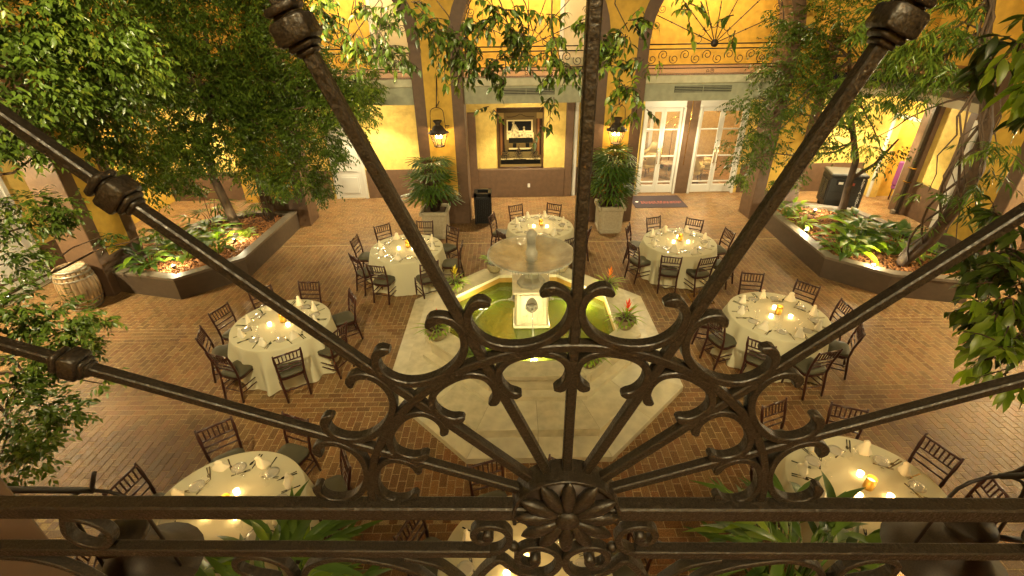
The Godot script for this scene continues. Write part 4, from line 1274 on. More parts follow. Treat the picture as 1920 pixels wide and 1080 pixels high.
func build_tables() -> void:
	var proto := make_chair()
	var first := true
	var cloths := []
	for k in 8: cloths.append(make_cloth(k + 1))
	var napkins := [make_napkin(1), make_napkin(2), make_napkin(3), make_napkin(4)]
	var glass := lathem([Vector2(0.034, 0.0), Vector2(0.032, 0.004), Vector2(0.005, 0.008), Vector2(0.004, 0.08), Vector2(0.02, 0.095), Vector2(0.036, 0.125), Vector2(0.036, 0.16), Vector2(0.030, 0.19)], 14)
	var tumbler := lathem([Vector2(0.0, 0.0), Vector2(0.026, 0.0), Vector2(0.034, 0.11)], 14)
	var plate := lathem([Vector2(0.0, 0.001), Vector2(0.05, 0.002), Vector2(0.082, 0.012), Vector2(0.084, 0.014), Vector2(0.05, 0.006), Vector2(0.0, 0.005)], 24)
	var knife := flat_shape([Vector2(-0.008, 0), Vector2(0.008, 0), Vector2(0.007, 0.1), Vector2(0.012, 0.12), Vector2(0.01, 0.2), Vector2(0.0, 0.222), Vector2(-0.006, 0.12), Vector2(-0.007, 0.1)], 0.004)
	var fork := flat_shape([Vector2(-0.008, 0), Vector2(0.008, 0), Vector2(0.005, 0.12), Vector2(0.014, 0.14), Vector2(0.013, 0.2), Vector2(0.006, 0.2), Vector2(0.004, 0.155), Vector2(-0.004, 0.155), Vector2(-0.006, 0.2), Vector2(-0.013, 0.2), Vector2(-0.014, 0.14), Vector2(-0.005, 0.12)], 0.004)
	var spoon := flat_shape([Vector2(-0.007, 0), Vector2(0.007, 0), Vector2(0.004, 0.11), Vector2(0.016, 0.135), Vector2(0.016, 0.16), Vector2(0.0, 0.178), Vector2(-0.016, 0.16), Vector2(-0.016, 0.135), Vector2(-0.004, 0.11)], 0.004)
	var vase := lathem([Vector2(0.0, 0.0), Vector2(0.05, 0.0), Vector2(0.052, 0.01), Vector2(0.052, 0.15), Vector2(0.049, 0.152), Vector2(0.047, 0.148), Vector2(0.047, 0.02), Vector2(0.0, 0.015)], 24)
	var wax := lathem([Vector2(0.044, 0.03), Vector2(0.044, 0.11), Vector2(0.0, 0.112)], 16)
	var cup := lathem([Vector2(0.0, 0.0), Vector2(0.028, 0.0), Vector2(0.034, 0.055), Vector2(0.031, 0.055), Vector2(0.026, 0.02), Vector2(0.0, 0.02)], 14)
	var flame := lathem([Vector2(0.0, 0.03), Vector2(0.009, 0.04), Vector2(0.007, 0.055), Vector2(0.0, 0.075)], 8)
	var n := 0
	for key in TABLES:
		var T = TABLES[key]
		var c := Vector3(T[0], 0, T[1])
		var cl := put("tablecloth", cloths[n], M.cloth, null, Transform3D(Basis(Vector3.UP, n * 0.9), c))
		tag(cl, "floor length white cloth over the round %s" % T[2], "tablecloth", "white cloths of the round tables")
		var used := {}
		for a in T[3]:
			var w := side_word(a)
			var lab := "mahogany chair with olive cushion, %s of %s" % [w, T[2]]
			if used.has(w):
				lab = "second mahogany chair with olive cushion, %s of %s" % [w, T[2]]
			used[w] = true
			var ra := deg_to_rad(a + rng.randf_range(-2.5, 2.5))
			var pos := c + Vector3(sin(ra), 0, cos(ra)) * rng.randf_range(0.93, 1.05)
			var turn := ra + rng.randf_range(-0.2, 0.2)
			if first:
				proto.position = pos
				proto.rotation.y = turn
				tag(proto, lab, "chair", "chairs around the round tables")
				first = false
			else:
				dup(proto, pos, turn, lab, "chairs around the round tables")
		var top := 0.7615
		var a0: float = deg_to_rad(T[3][0])
		var seat_words := []
		for k in 8: seat_words.append(side_word(float(T[3][0]) + 45.0 * k))
		for k in 8:
			var ra := a0 + TAU * k / 8.0 + rng.randf_range(-0.05, 0.05)
			var out := Vector3(sin(ra), 0, cos(ra))
			var sw: String = seat_words[k]
			var side := Vector3(cos(ra), 0, -sin(ra))
			var P := func(r: float, s: float) -> Vector3: return c + out * r + side * s + Vector3(0, top, 0)
			var B := func(extra: float) -> Basis: return Basis(Vector3.UP, ra + extra)
			var o: Node
			o = put("folded_napkin", napkins[rng.randi() % 4], M.napkin, null, Transform3D((B.call(rng.randf_range(-0.6, 0.6)) * Basis(Vector3.BACK, rng.randf_range(-0.12, 0.12))).scaled_local(Vector3(rng.randf_range(0.85, 1.3), rng.randf_range(0.8, 1.1), rng.randf_range(0.85, 1.2))), P.call(0.62 + rng.randf_range(-0.03, 0.03), rng.randf_range(-0.03, 0.03)) - Vector3(0, 0.004, 0)))
			tag(o, "white napkin folded upright, %s of the %s" % [sw, T[2]], "napkin", "napkins on the %s" % T[2])
			o = put("bread_plate", plate, M.china, null, Transform3D(Basis(), P.call(0.52, -0.19)))
			tag(o, "small round side plate, %s of the %s" % [sw, T[2]], "plate", "side plates on the %s" % T[2])
			for q in [["dinner_knife", knife, 0.10], ["dinner_fork", fork, -0.095], ["soup_spoon", spoon, 0.13]]:
				o = put(q[0], q[1], M.steel, null, Transform3D(B.call(rng.randf_range(-0.12, 0.12)), P.call(0.74, q[2])))
				tag(o, "steel %s, %s of the %s" % [String(q[0]).replace("_", " "), sw, T[2]], "cutlery", "cutlery on the %s" % T[2])
			o = put("dessert_fork", fork, M.steel, null, Transform3D(B.call(PI / 2 + rng.randf_range(-0.2, 0.2)), P.call(0.45, -0.1)))
			tag(o, "steel dessert fork, %s of the %s" % [sw, T[2]], "cutlery", "cutlery on the %s" % T[2])
			for q in [[0.42, 0.12, glass], [0.44, 0.2, tumbler]]:
				o = put("wine_glass" if q[2] == glass else "water_glass", q[2], M.glass, null, Transform3D(Basis(), P.call(q[0], q[1])))
				tag(o, "%s, %s of the %s" % ["stemmed wine glass" if q[2] == glass else "water glass", sw, T[2]], "glass", "glasses on the %s" % T[2])
		var v := thing("candle_vase", "gold cylinder candle holder in the middle of the %s" % T[2], "candle holder", c + Vector3(0.02, top, -0.04), 0, "gold candle holders")
		put("cylinder", vase, M.gold, v)
		put("candle", wax, M.gold_glow, v)
		lamp(Vector3(0, 0.2, 0), 0.025, FLAME, 0.03, v)
		var sp := [["left", -0.16, 0.08], ["right", 0.16, 0.1], ["rear", 0.03, -0.2]]
		for q in sp:
			var vt := thing("votive_candle", "lit votive candle %s of the gold holder on the %s" % [q[0], T[2]], "candle", c + Vector3(q[1], top, q[2]), 0, "votive candles")
			put("glass_cup", cup, M.votive, vt)
			put("flame", flame, M.flame, vt)
			lamp(Vector3(0, 0.055, 0), 0.022, FLAME, 0.02, vt)
		n += 1

# ---------------------------------------------------------------- loose things
func build_props() -> void:
	# wine barrel
	var b := thing("wine_barrel", "oak wine barrel with metal hoops beside the left pillar", "barrel", Vector3(-9.1, 0, -8.98), 0.3)
	var R := func(y: float) -> float: return 0.355 - 0.085 * pow(absf(y - 0.46) / 0.46, 2.0)
	for k in 22:
		var a0 := TAU * (k + 0.03) / 22.0
		var a1 := TAU * (k + 0.97) / 22.0
		var st := S(true)
		var rings := []
		for i in 9:
			var y := 0.92 * i / 8.0
			var r: float = R.call(y)
			var am := (a0 + a1) * 0.5
			rings.append(PackedVector3Array([Vector3(cos(a0) * r, y, sin(a0) * r), Vector3(cos(am) * (r + 0.003), y, sin(am) * (r + 0.003)), Vector3(cos(a1) * r, y, sin(a1) * r), Vector3(cos(a1) * (r - 0.025), y, sin(a1) * (r - 0.025)), Vector3(cos(a0) * (r - 0.025), y, sin(a0) * (r - 0.025))]))
		sweep(st, rings)
		put("stave", done(st), M.oak, b)
	for h in [[0.01, 0.05], [0.1, 0.14], [0.2, 0.235], [0.685, 0.72], [0.78, 0.82], [0.87, 0.91]]:
		put("hoop", lathem([Vector2(R.call(h[0]) + 0.002, h[0]), Vector2(R.call(h[0]) + 0.006, h[0] + 0.002), Vector2(R.call(h[1]) + 0.006, h[1] - 0.002), Vector2(R.call(h[1]) + 0.002, h[1])], 40), M.hoop, b)
	for k in 6:
		var x0 := -0.25 + k * 0.0835
		var x1 := x0 + 0.081
		var p := PackedVector2Array()
		for i in 5:
			var x := lerpf(x0, x1, i / 4.0)
			p.append(Vector2(x, sqrt(maxf(0.0, 0.0628 - x * x))))
		for i in 5:
			var x := lerpf(x1, x0, i / 4.0)
			p.append(Vector2(x, -sqrt(maxf(0.0, 0.0628 - x * x))))
		put("head_plank", prismm(p, 0.865, 0.885, flat()), M.oak_head, b)
	# trash can
	var t := thing("trash_can", "black slatted metal trash can beside the far pier", "trash can", Vector3(-0.8, 0, -13.5))
	for x in [-1.0, 1.0]:
		for z in [-1.0, 1.0]:
			put("corner_post", boxm(Vector3(0.04, 0.82, 0.04), 0.005, Vector3(x * 0.22, 0.41, z * 0.22)), M.black_metal, t)
	for k in 4:
		for i in 7:
			put("slat", boxm(Vector3(0.035, 0.7, 0.012), 0.0), M.black_metal, t, Transform3D(Basis(Vector3.UP, k * PI / 2), Basis(Vector3.UP, k * PI / 2) * Vector3(-0.165 + i * 0.055, 0.41, 0.225)))
	put("liner", boxm(Vector3(0.4, 0.78, 0.4), 0.0, Vector3(0, 0.4, 0)), M.cooler_dark, t)
	var ts := S()
	for k in 4:
		var bs := Basis(Vector3.UP, k * PI / 2)
		box(ts, bs * Vector3(0, 0.87, 0.2), Vector3(0.5, 0.1, 0.1), 0.012, bs)
	put("lid", done(ts), M.black_metal, t)
	# door mat
	var m := thing("door_mat", "dark purple doormat with red script lettering before the glass doors", "doormat", Vector3(4.72, 0.002, -14.98))
	put("mat", spanm(Vector3(-0.82, 0, -0.57), Vector3(0.82, 0.012, 0.57), 0.004), M.mat_purple, m)
	var f := SystemFont.new()
	f.font_names = PackedStringArray(["Droid Serif"])
	f.font_italic = true
	letters("Hotel Mazarin", f, 0.19, M.mat_red, m, Transform3D(Basis(Vector3.RIGHT, -PI / 2), Vector3(0.1, 0.0125, 0.06)))
	for k in 11:
		put("small_lettering", spanm(Vector3(-0.55 + k * 0.115, 0.012, 0.16), Vector3(-0.47 + k * 0.115, 0.0135, 0.19)), M.mat_red, m)
	put("emblem", prismm(PackedVector2Array([Vector2(-0.72, -0.02), Vector2(-0.66, 0.04), Vector2(-0.6, -0.02), Vector2(-0.66, -0.08)]), 0.012, 0.0135, flat()), M.print_white, m)
	# evaporative cooler
	var c := thing("evaporative_cooler", "grey portable cooler with vertical white lettering behind the right planter", "cooler", Vector3(10.0, 0, -14.2), -0.28)
	put("body", boxm(Vector3(0.95, 0.92, 0.85), 0.03, Vector3(0, 0.58, 0)), M.cooler, c)
	put("top_cover", boxm(Vector3(0.98, 0.1, 0.88), 0.03, Vector3(0, 1.09, 0)), M.cooler, c)
	put("louvre_recess", boxm(Vector3(0.02, 0.62, 0.62), 0.0, Vector3(-0.478, 0.62, 0)), M.cooler_dark, c)
	for k in 11:
		put("louvre", boxm(Vector3(0.04, 0.012, 0.6), 0.0), M.cooler, c, Transform3D(Basis(Vector3.BACK, 0.5), Vector3(-0.49, 0.36 + k * 0.052, 0)))
	put("louvre_divider", boxm(Vector3(0.03, 0.62, 0.02), 0.0, Vector3(-0.495, 0.62, 0)), M.cooler, c)
	put("control_panel", boxm(Vector3(0.34, 0.16, 0.02), 0.004, Vector3(-0.15, 0.9, 0.43)), M.cooler_dark, c)
	put("sticker", boxm(Vector3(0.1, 0.08, 0.004), 0.0, Vector3(0.12, 0.86, 0.428)), M.mat_red, c)
	put("sticker", boxm(Vector3(0.12, 0.07, 0.004), 0.0, Vector3(-0.2, 0.88, 0.443)), M.print_white, c)
	for y in [0.62, 0.34]:
		put("seam", boxm(Vector3(0.7, 0.012, 0.008), 0.0, Vector3(-0.1, y, 0.427)), M.cooler_dark, c)
	for x in [-0.38, 0.38]:
		for z in [-0.32, 0.32]:
			put("caster", lathem([Vector2(0, -0.02), Vector2(0.06, -0.02), Vector2(0.06, 0.02), Vector2(0, 0.02)], 12), M.cooler_dark, c, Transform3D(Basis(Vector3.RIGHT, PI / 2), Vector3(x, 0.06, z)))
	var fs := SystemFont.new()
	fs.font_names = PackedStringArray(["Droid Sans"])
	fs.font_weight = 700
	var txt := "PORT·A·COOL"
	for i in txt.length():
		letters(txt[i], fs, 0.1, M.print_white, c, Transform3D(Basis(), Vector3(0.36, 1.0 - i * 0.075, 0.428)))
	# hatches in the paving
	for h in [[-4.1, -8.75, "left"], [4.0, -8.85, "right"]]:
		var hs := S()
		for s in [-1.0, 1.0]:
			span(hs, Vector3(-0.22, 0, s * 0.2 - 0.012), Vector3(0.22, 0.006, s * 0.2 + 0.012))
			span(hs, Vector3(s * 0.22 - 0.012, 0, -0.188), Vector3(s * 0.22 + 0.012, 0.006, 0.188))
		var ho := thing("floor_hatch", "square framed floor hatch in the paving, %s of the fountain" % h[2], "floor hatch", Vector3(h[0], 0.001, h[1]))
		put("hatch_frame", done(hs), M.brass, ho)
		put("hatch_cover", spanm(Vector3(-0.206, 0, -0.187), Vector3(0.206, 0.004, 0.187)), M.brick3, ho)
	# terracotta pot behind the left planter
	var p := thing("terracotta_pot", "wide terracotta pot on the floor behind the left planter", "pot", Vector3(-9.3, 0, -11.9))
	put("bowl", lathem([Vector2(0.0, 0), Vector2(0.2, 0), Vector2(0.36, 0.24), Vector2(0.4, 0.25), Vector2(0.4, 0.3), Vector2(0.35, 0.3), Vector2(0.33, 0.24), Vector2(0, 0.24)], 28), M.terracotta, p)
	put("soil", lathem([Vector2(0.335, 0.25), Vector2(0, 0.26)], 20), M.soil, p)
	# square stone planters of the two palms
	for q in [[-2.05, -12.52, "left"], [2.72, -12.72, "right"]]:
		var s := thing("stone_planter", "square cast stone planter under the %s palm" % q[2], "planter", Vector3(q[0], 0, q[1]))
		stone_planter(s)
	for q in [[-1.95, -2.05, "lower left"], [2.35, -2.1, "lower right"]]:
		var s := thing("stone_planter", "square cast stone planter of the %s palm, below the gallery" % q[2], "planter", Vector3(q[0], 0, q[1]))
		stone_planter(s)

func stone_planter(s: Node3D) -> void:
	var st := S()
	var rings := []
	for q in [[0.27, 0.0], [0.27, 0.05], [0.3, 0.06], [0.325, 0.68]]:
		rings.append(PackedVector3Array([Vector3(-q[0], q[1], -q[0]), Vector3(q[0], q[1], -q[0]), Vector3(q[0], q[1], q[0]), Vector3(-q[0], q[1], q[0])]))
	sweep(st, rings)
	put("body", done(st), M.cast_stone, s)
	st = S()
	for k in 4:
		var bs := Basis(Vector3.UP, k * PI / 2)
		for x in [-0.24, 0.24]:
			box(st, bs * Vector3(x, 0.37, 0.316), Vector3(0.07, 0.6, 0.02), 0.004, bs)
		for y in [0.11, 0.63]:
			box(st, bs * Vector3(0, y, 0.314), Vector3(0.41, 0.07, 0.02), 0.004, bs)
	put("raised_frame", done(st), M.cast_stone, s)
	st = S()
	for k in 4:
		var bs := Basis(Vector3.UP, k * PI / 2)
		box(st, bs * Vector3(0.04, 0.735, 0.34), Vector3(0.67, 0.11, 0.08), 0.015, bs)
	put("rim", done(st), M.cast_stone, s)
	put("soil", boxm(Vector3(0.6, 0.02, 0.6), 0.0, Vector3(0, 0.71, 0)), M.soil, s)

func letters(txt: String, f: Font, size: float, m: Material, parent: Node, xf: Transform3D) -> void:
	var tm := TextMesh.new()
	tm.text = txt
	tm.font = f
	tm.font_size = 32
	tm.pixel_size = size / 32.0
	tm.depth = 0.002
	put("lettering", tm, m, parent, xf)

# ---------------------------------------------------------------- lanterns
func make_lantern(label: String, at: Vector3, wall: Vector3, e: float) -> void:
	var t := thing("copper_lantern", label, "lantern", at, 0, "copper gas lanterns on the piers")
	var dome := [Vector2(0.27, 0.0), Vector2(0.275, 0.012), Vector2(0.2, 0.05), Vector2(0.155, 0.11), Vector2(0.12, 0.17), Vector2(0.07, 0.2), Vector2(0.07, 0.24), Vector2(0.12, 0.3), Vector2(0.105, 0.32), Vector2(0.0, 0.335)]
	put("roof", lathem(dome, 24), M.copper, t)
	var st := S(true)
	for k in 6:
		var a := TAU * k / 6.0
		tube(st, [Vector3(cos(a) * 0.235, 0.0, sin(a) * 0.235), Vector3(cos(a) * 0.13, -0.33, sin(a) * 0.13)], 0.008, 6)
	put("cage_bars", done(st), M.copper, t)
	put("base_ring", lathem([Vector2(0.0, -0.37), Vector2(0.05, -0.365), Vector2(0.14, -0.345), Vector2(0.14, -0.325), Vector2(0.0, -0.32)], 6, false), M.copper, t)
	for k in 6:
		var a := TAU * k / 6.0
		var b := TAU * (k + 1) / 6.0
		var gs := S()
		quad_out(gs, Vector3(cos(a) * 0.228, 0.0, sin(a) * 0.228), Vector3(cos(b) * 0.228, 0.0, sin(b) * 0.228), Vector3(cos(b) * 0.126, -0.32, sin(b) * 0.126), Vector3(cos(a) * 0.126, -0.32, sin(a) * 0.126), Vector3(cos(a + 0.5), 0, sin(a + 0.5)))
		put("glass_pane", done(gs), M.glass, t)
	for s in [-1.0, 1.0]:
		put("burner", tubem([Vector3(s * 0.055, -0.32, 0), Vector3(s * 0.055, -0.14, 0)], 0.008, 6), M.copper, t)
		put("flame", lathem([Vector2(0.0, -0.14), Vector2(0.018, -0.115), Vector2(0.015, -0.07), Vector2(0.0, -0.02)], 10), M.flame, t, Transform3D(Basis(), Vector3(s * 0.055, 0, 0)))
	lamp(Vector3(0, -0.09, 0), e, FLAME, 0.04, t)
	# bail and rod to the wall
	var arc := [Vector3(-0.2, 0.05, 0)]
	for k in 9:
		var a := PI - PI * k / 8.0
		arc.append(Vector3(cos(a) * 0.17, 0.5 + sin(a) * 0.13, 0))
	arc.append(Vector3(0.2, 0.05, 0))
	put("bail", tubem(arc, 0.009, 6), M.iron_thin, t)
	put("valve", tubem([Vector3(0.18, 0.18, 0.0), Vector3(0.3, 0.18, 0.02)], 0.016, 6), M.copper, t)
	var w := wall - at
	put("rod", tubem([Vector3(0, 0.63, 0), w.lerp(Vector3(0, 0.63, 0), 0.35) + Vector3(0, -0.05, 0), w], 0.014, 6), M.iron_thin, t)
	put("hook", tubem([Vector3(0, 0.63, 0), Vector3(0.03, 0.68, 0.02), Vector3(0.09, 0.78, 0.03)], 0.01, 6), M.iron_thin, t)

func build_lanterns() -> void:
	make_lantern("copper lantern on the far left pier above the left palm", Vector3(-1.85, 2.66, -13.0), Vector3(-1.83, 4.0, -13.35), 0.3)
	make_lantern("copper lantern on the far right pier above the right palm", Vector3(2.79, 2.66, -13.0), Vector3(2.8, 4.0, -13.35), 0.3)
	make_lantern("copper lantern hanging close by at the bottom left corner", Vector3(-1.93, 2.80, -1.5), Vector3(-2.25, 4.1, -1.05), 0.4)
	make_lantern("copper lantern hanging close by at the bottom right corner", Vector3(2.22, 2.80, -1.5), Vector3(2.55, 4.1, -1.05), 1.0)

# ---------------------------------------------------------------- trees
func leaf_mesh(w: float, curl: float, n := 4, shape := 0.75) -> ArrayMesh:
	# a leaf of length 1 along +z, folded on the midrib
	var st := S(true)
	var mid := []
	var lft := []
	var rgt := []
	for i in n + 1:
		var u := i / float(n)
		var y := -curl * u * u
		var half: float = w * sin(PI * pow(u, shape)) * (1.0 - 0.25 * u) + 0.0
		mid.append(Vector3(0, y, u))
		lft.append(Vector3(-half, y + half * 0.25, u))
		rgt.append(Vector3(half, y + half * 0.25, u))
	for i in n:
		if i == 0:
			tri_out(st, mid[0], lft[1], mid[1], Vector3.UP)
			tri_out(st, mid[0], mid[1], rgt[1], Vector3.UP)
		elif i == n - 1:
			tri_out(st, lft[i], mid[n], mid[i], Vector3.UP)
			tri_out(st, mid[i], mid[n], rgt[i], Vector3.UP)
		else:
			quad_out(st, lft[i], lft[i + 1], mid[i + 1], mid[i], Vector3.UP)
			quad_out(st, mid[i], mid[i + 1], rgt[i + 1], rgt[i], Vector3.UP)
	return done(st)

func look(dir: Vector3, up: Vector3) -> Basis:
	var z := dir.normalized()
	var x := up.cross(z)
	if x.length() < 0.05: x = Vector3.RIGHT.cross(z)
	x = x.normalized()
	return Basis(x, z.cross(x), z)

# leaves on twigs spread through blobs [x, y, z, radius]; returns [Transform3D, brightness]
func foliage(blobs: Array, density: float, leaf: float, droop: float, twig_len: float, per := 9, twigs: SurfaceTool = null, flatness := 0.8) -> Array:
	var out := []
	for b in blobs:
		var c := Vector3(b[0], b[1], b[2])
		var rad: float = b[3]
		var n := int(density * rad * rad)
		var tint := rng.randf_range(0.8, 1.15)
		var subs := []
		for k in maxi(5, int(n / 5.0)):
			var sd := Vector3(rng.randfn(), rng.randfn() * flatness, rng.randfn()).normalized()
			subs.append([c + sd * rad * pow(rng.randf(), 0.35) * 0.95, sd, rng.randf_range(0.6, 1.35)])
		for i in maxi(n, 2):
			var sub: Array = subs[rng.randi() % subs.size()]
			var d: Vector3 = (Vector3(rng.randfn(), rng.randfn() * flatness, rng.randfn()).normalized() * 0.7 + sub[1]).normalized()
			var p: Vector3 = sub[0] + Vector3(rng.randfn(), rng.randfn() * 0.6, rng.randfn()) * rad * 0.13
			var g: Vector3 = (d * 0.6 + Vector3(rng.randfn(), rng.randfn() * 0.5 - droop * 0.6, rng.randfn()) * 0.6).normalized()
			var tl := twig_len * rng.randf_range(0.6, 1.3)
			var bright: float = tint * sub[2] * rng.randf_range(0.75, 1.2)
			var tp := [p]
			var s := 1.0
			for k in per:
				g = (g + Vector3(rng.randfn() * 0.12, -droop * 0.14, rng.randfn() * 0.12)).normalized()
				p += g * tl / per
				tp.append(p)
				s = -s
				var side := g.cross(Vector3.UP).normalized() * s
				var ld := (g * 0.55 + side * 0.75 + Vector3.DOWN * droop * rng.randf_range(0.3, 1.2) + Vector3(rng.randfn(), rng.randfn(), rng.randfn()) * 0.2).normalized()
				var up := (Vector3.UP + Vector3(rng.randfn(), rng.randfn(), rng.randfn()) * 0.35).normalized()
				var sz := leaf * rng.randf_range(0.65, 1.2)
				var bs := look(ld, up).scaled_local(Vector3.ONE * sz)
				out.append([Transform3D(bs, p), bright * rng.randf_range(0.8, 1.2)])
			if twigs: tube(twigs, [tp[0], tp[per / 2], tp[per]], [0.004, 0.003, 0.0015], 4, false)
	return out

func leaves_multi(n: String, list: Array, mesh: Mesh, parent: Node, m: Material) -> void:
	var buf := PackedFloat32Array()
	buf.resize(list.size() * 16)
	var i := 0
	for q in list:
		var t: Transform3D = q[0]
		var b := t.basis
		var v: float = q[1]
		buf[i] = b.x.x; buf[i + 1] = b.y.x; buf[i + 2] = b.z.x; buf[i + 3] = t.origin.x
		buf[i + 4] = b.x.y; buf[i + 5] = b.y.y; buf[i + 6] = b.z.y; buf[i + 7] = t.origin.y
		buf[i + 8] = b.x.z; buf[i + 9] = b.y.z; buf[i + 10] = b.z.z; buf[i + 11] = t.origin.z
		buf[i + 12] = v * (1.25 if v > 1.25 else 1.0); buf[i + 13] = v; buf[i + 14] = v * 0.8; buf[i + 15] = 1.0
		i += 16
	multi(n, mesh, m, buf, list.size(), parent)

func limb(st: SurfaceTool, a: Vector3, b: Vector3, r0: float, r1: float, wob := 0.12) -> void:
	var p := []
	var r := []
	var n := 7
	for i in n + 1:
		var u := i / float(n)
		var v := a.lerp(b, u)
		if i > 0 and i < n:
			v += Vector3(rng.randfn(), rng.randfn() * 0.5, rng.randfn()) * wob * a.distance_to(b) * 0.25
		p.append(v)
		r.append(lerpf(r0, r1, u))
	tube(st, p, r, 7)

const T1 := [[-6.94,5.11,-10.99,0.80],[-5.96,5.08,-11.55,0.84],[-6.97,4.18,-9.70,0.74],[-6.60,4.10,-11.13,0.90],[-5.60,4.13,-11.68,0.89],[-4.72,4.52,-12.09,0.72],[-7.09,3.13,-10.06,0.76],[-6.36,3.00,-11.10,0.89],[-5.38,2.99,-11.61,0.80],[-4.23,3.89,-11.68,0.72],[-3.67,3.55,-11.61,0.60],[-3.38,4.09,-11.76,0.48],[-4.38,2.77,-11.43,0.62],[-4.92,2.11,-11.15,0.56],[-5.90,2.35,-11.14,0.42],[-4.44,1.88,-11.06,0.37],[-6.62,2.6,-9.57,0.36],[-6.92,2.82,-8.84,0.49],[-6.3,6.0,-11.2,0.9],[-5.0,5.9,-11.8,0.8],[-7.4,5.9,-10.6,0.8],[-7.6,4.8,-11.6,0.8],[-6.2,3.6,-12.2,0.8],[-5.0,3.4,-12.4,0.7],[-7.3,2.9,-11.0,0.6]]
const T2UP := [[-3.89,5.31,-4.56,0.35],[-3.80,5.22,-5.02,0.39],[-3.93,4.86,-4.24,0.32],[-3.98,4.75,-4.85,0.37],[-4.09,4.48,-4.31,0.27],[-4.01,4.87,-5.47,0.38],[-4.25,4.24,-5.20,0.31],[-3.7,5.8,-4.8,0.4]]
const T2LOW := [[-4.46,3.80,-4.19,0.24],[-4.29,3.74,-4.34,0.18],[-4.14,3.40,-4.64,0.07],[-4.04,3.27,-5.08,0.06],[-4.2,3.55,-3.72,0.16],[-3.74,3.44,-3.10,0.22],[-3.57,3.25,-3.18,0.21],[-3.55,3.09,-3.42,0.13],[-3.54,3.14,-2.79,0.21],[-3.51,2.98,-3.05,0.17],[-3.51,2.92,-3.35,0.10],[-3.29,2.98,-2.42,0.21],[-3.23,2.90,-2.61,0.13],[-3.09,2.87,-2.20,0.14],[-3.33,2.75,-3.07,0.06]]
const T3 := [[6.68,2.61,-12.59,0.68],[5.98,2.04,-12.23,0.54],[7.17,3.50,-12.47,0.77],[7.62,4.22,-12.29,0.74],[8.16,3.3,-11.78,0.6],[6.74,4.31,-12.80,0.77],[8.32,2.5,-10.87,0.36],[6.03,3.52,-12.51,0.58],[7.55,2.6,-11.71,0.42],[7.64,4.98,-12.32,0.72],[6.78,5.09,-12.81,0.62],[6.65,1.81,-11.57,0.36],[5.73,2.56,-12.25,0.33],[7.3,5.9,-12.4,0.7]]
const T4 := [[6.52,4.59,-8.83,0.53],[6.21,4.0,-8.97,0.42],[6.44,4.85,-8.28,0.49],[6.42,4.3,-7.59,0.3],[6.44,3.95,-8.13,0.22],[6.21,5.13,-9.07,0.48],[6.35,5.14,-7.73,0.41],[6.30,3.25,-8.82,0.2],[6.4,5.8,-8.3,0.5],[6.19,3.38,-6.24,0.18],[5.92,3.80,-5.92,0.19],[6.27,3.00,-6.48,0.13],[6.19,2.92,-6.08,0.14],[6.25,2.56,-6.60,0.09],[6.20,2.93,-6.94,0.13],[6.27,2.18,-6.13,0.11]]
const T5 := [[2.02,5.24,-2.08,0.09],[2.15,5.11,-2.24,0.09],[2.1,5.06,-2.00,0.09],[2.26,4.92,-2.13,0.06],[2.2,4.85,-1.92,0.06],[2.35,4.38,-2.12,0.10],[2.26,4.29,-2.03,0.11],[2.18,4.17,-1.89,0.10],[2.14,4.12,-1.74,0.10],[2.16,4.04,-1.83,0.07],[2.05,4.03,-1.61,0.08],[2.06,3.97,-1.55,0.05],[2.22,4.19,-2.02,0.05],[2.15,4.25,-1.81,0.09]]
const T6 := [[-1.59,5.36,-4.74,0.20],[-1.12,5.27,-4.46,0.19],[-0.95,5.00,-4.49,0.13],[-0.64,5.27,-4.35,0.21],[-0.40,5.11,-4.38,0.21],[-0.09,5.26,-4.20,0.20],[0.19,5.19,-4.19,0.20],[0.03,4.93,-4.18,0.15],[-0.28,4.92,-4.37,0.15],[0.38,5.02,-3.97,0.16],[0.62,5.22,-3.85,0.15],[0.84,5.19,-3.81,0.13],[0.68,4.95,-3.82,0.12],[0.87,4.81,-3.77,0.11],[1.00,5.02,-3.76,0.08],[0.35,4.72,-3.94,0.07],[-0.15,4.66,-4.15,0.06],[0.23,4.53,-3.92,0.04],[0.95,4.74,-3.74,0.09],[-1.15,5.08,-4.45,0.18],[1.13,5.34,-3.42,0.08],[1.30,5.25,-3.14,0.05]]

func nearest_first(list: Array) -> Array:
	list.sort_custom(func(a, b): return a[0].origin.distance_squared_to(CAM) < b[0].origin.distance_squared_to(CAM))
	return list

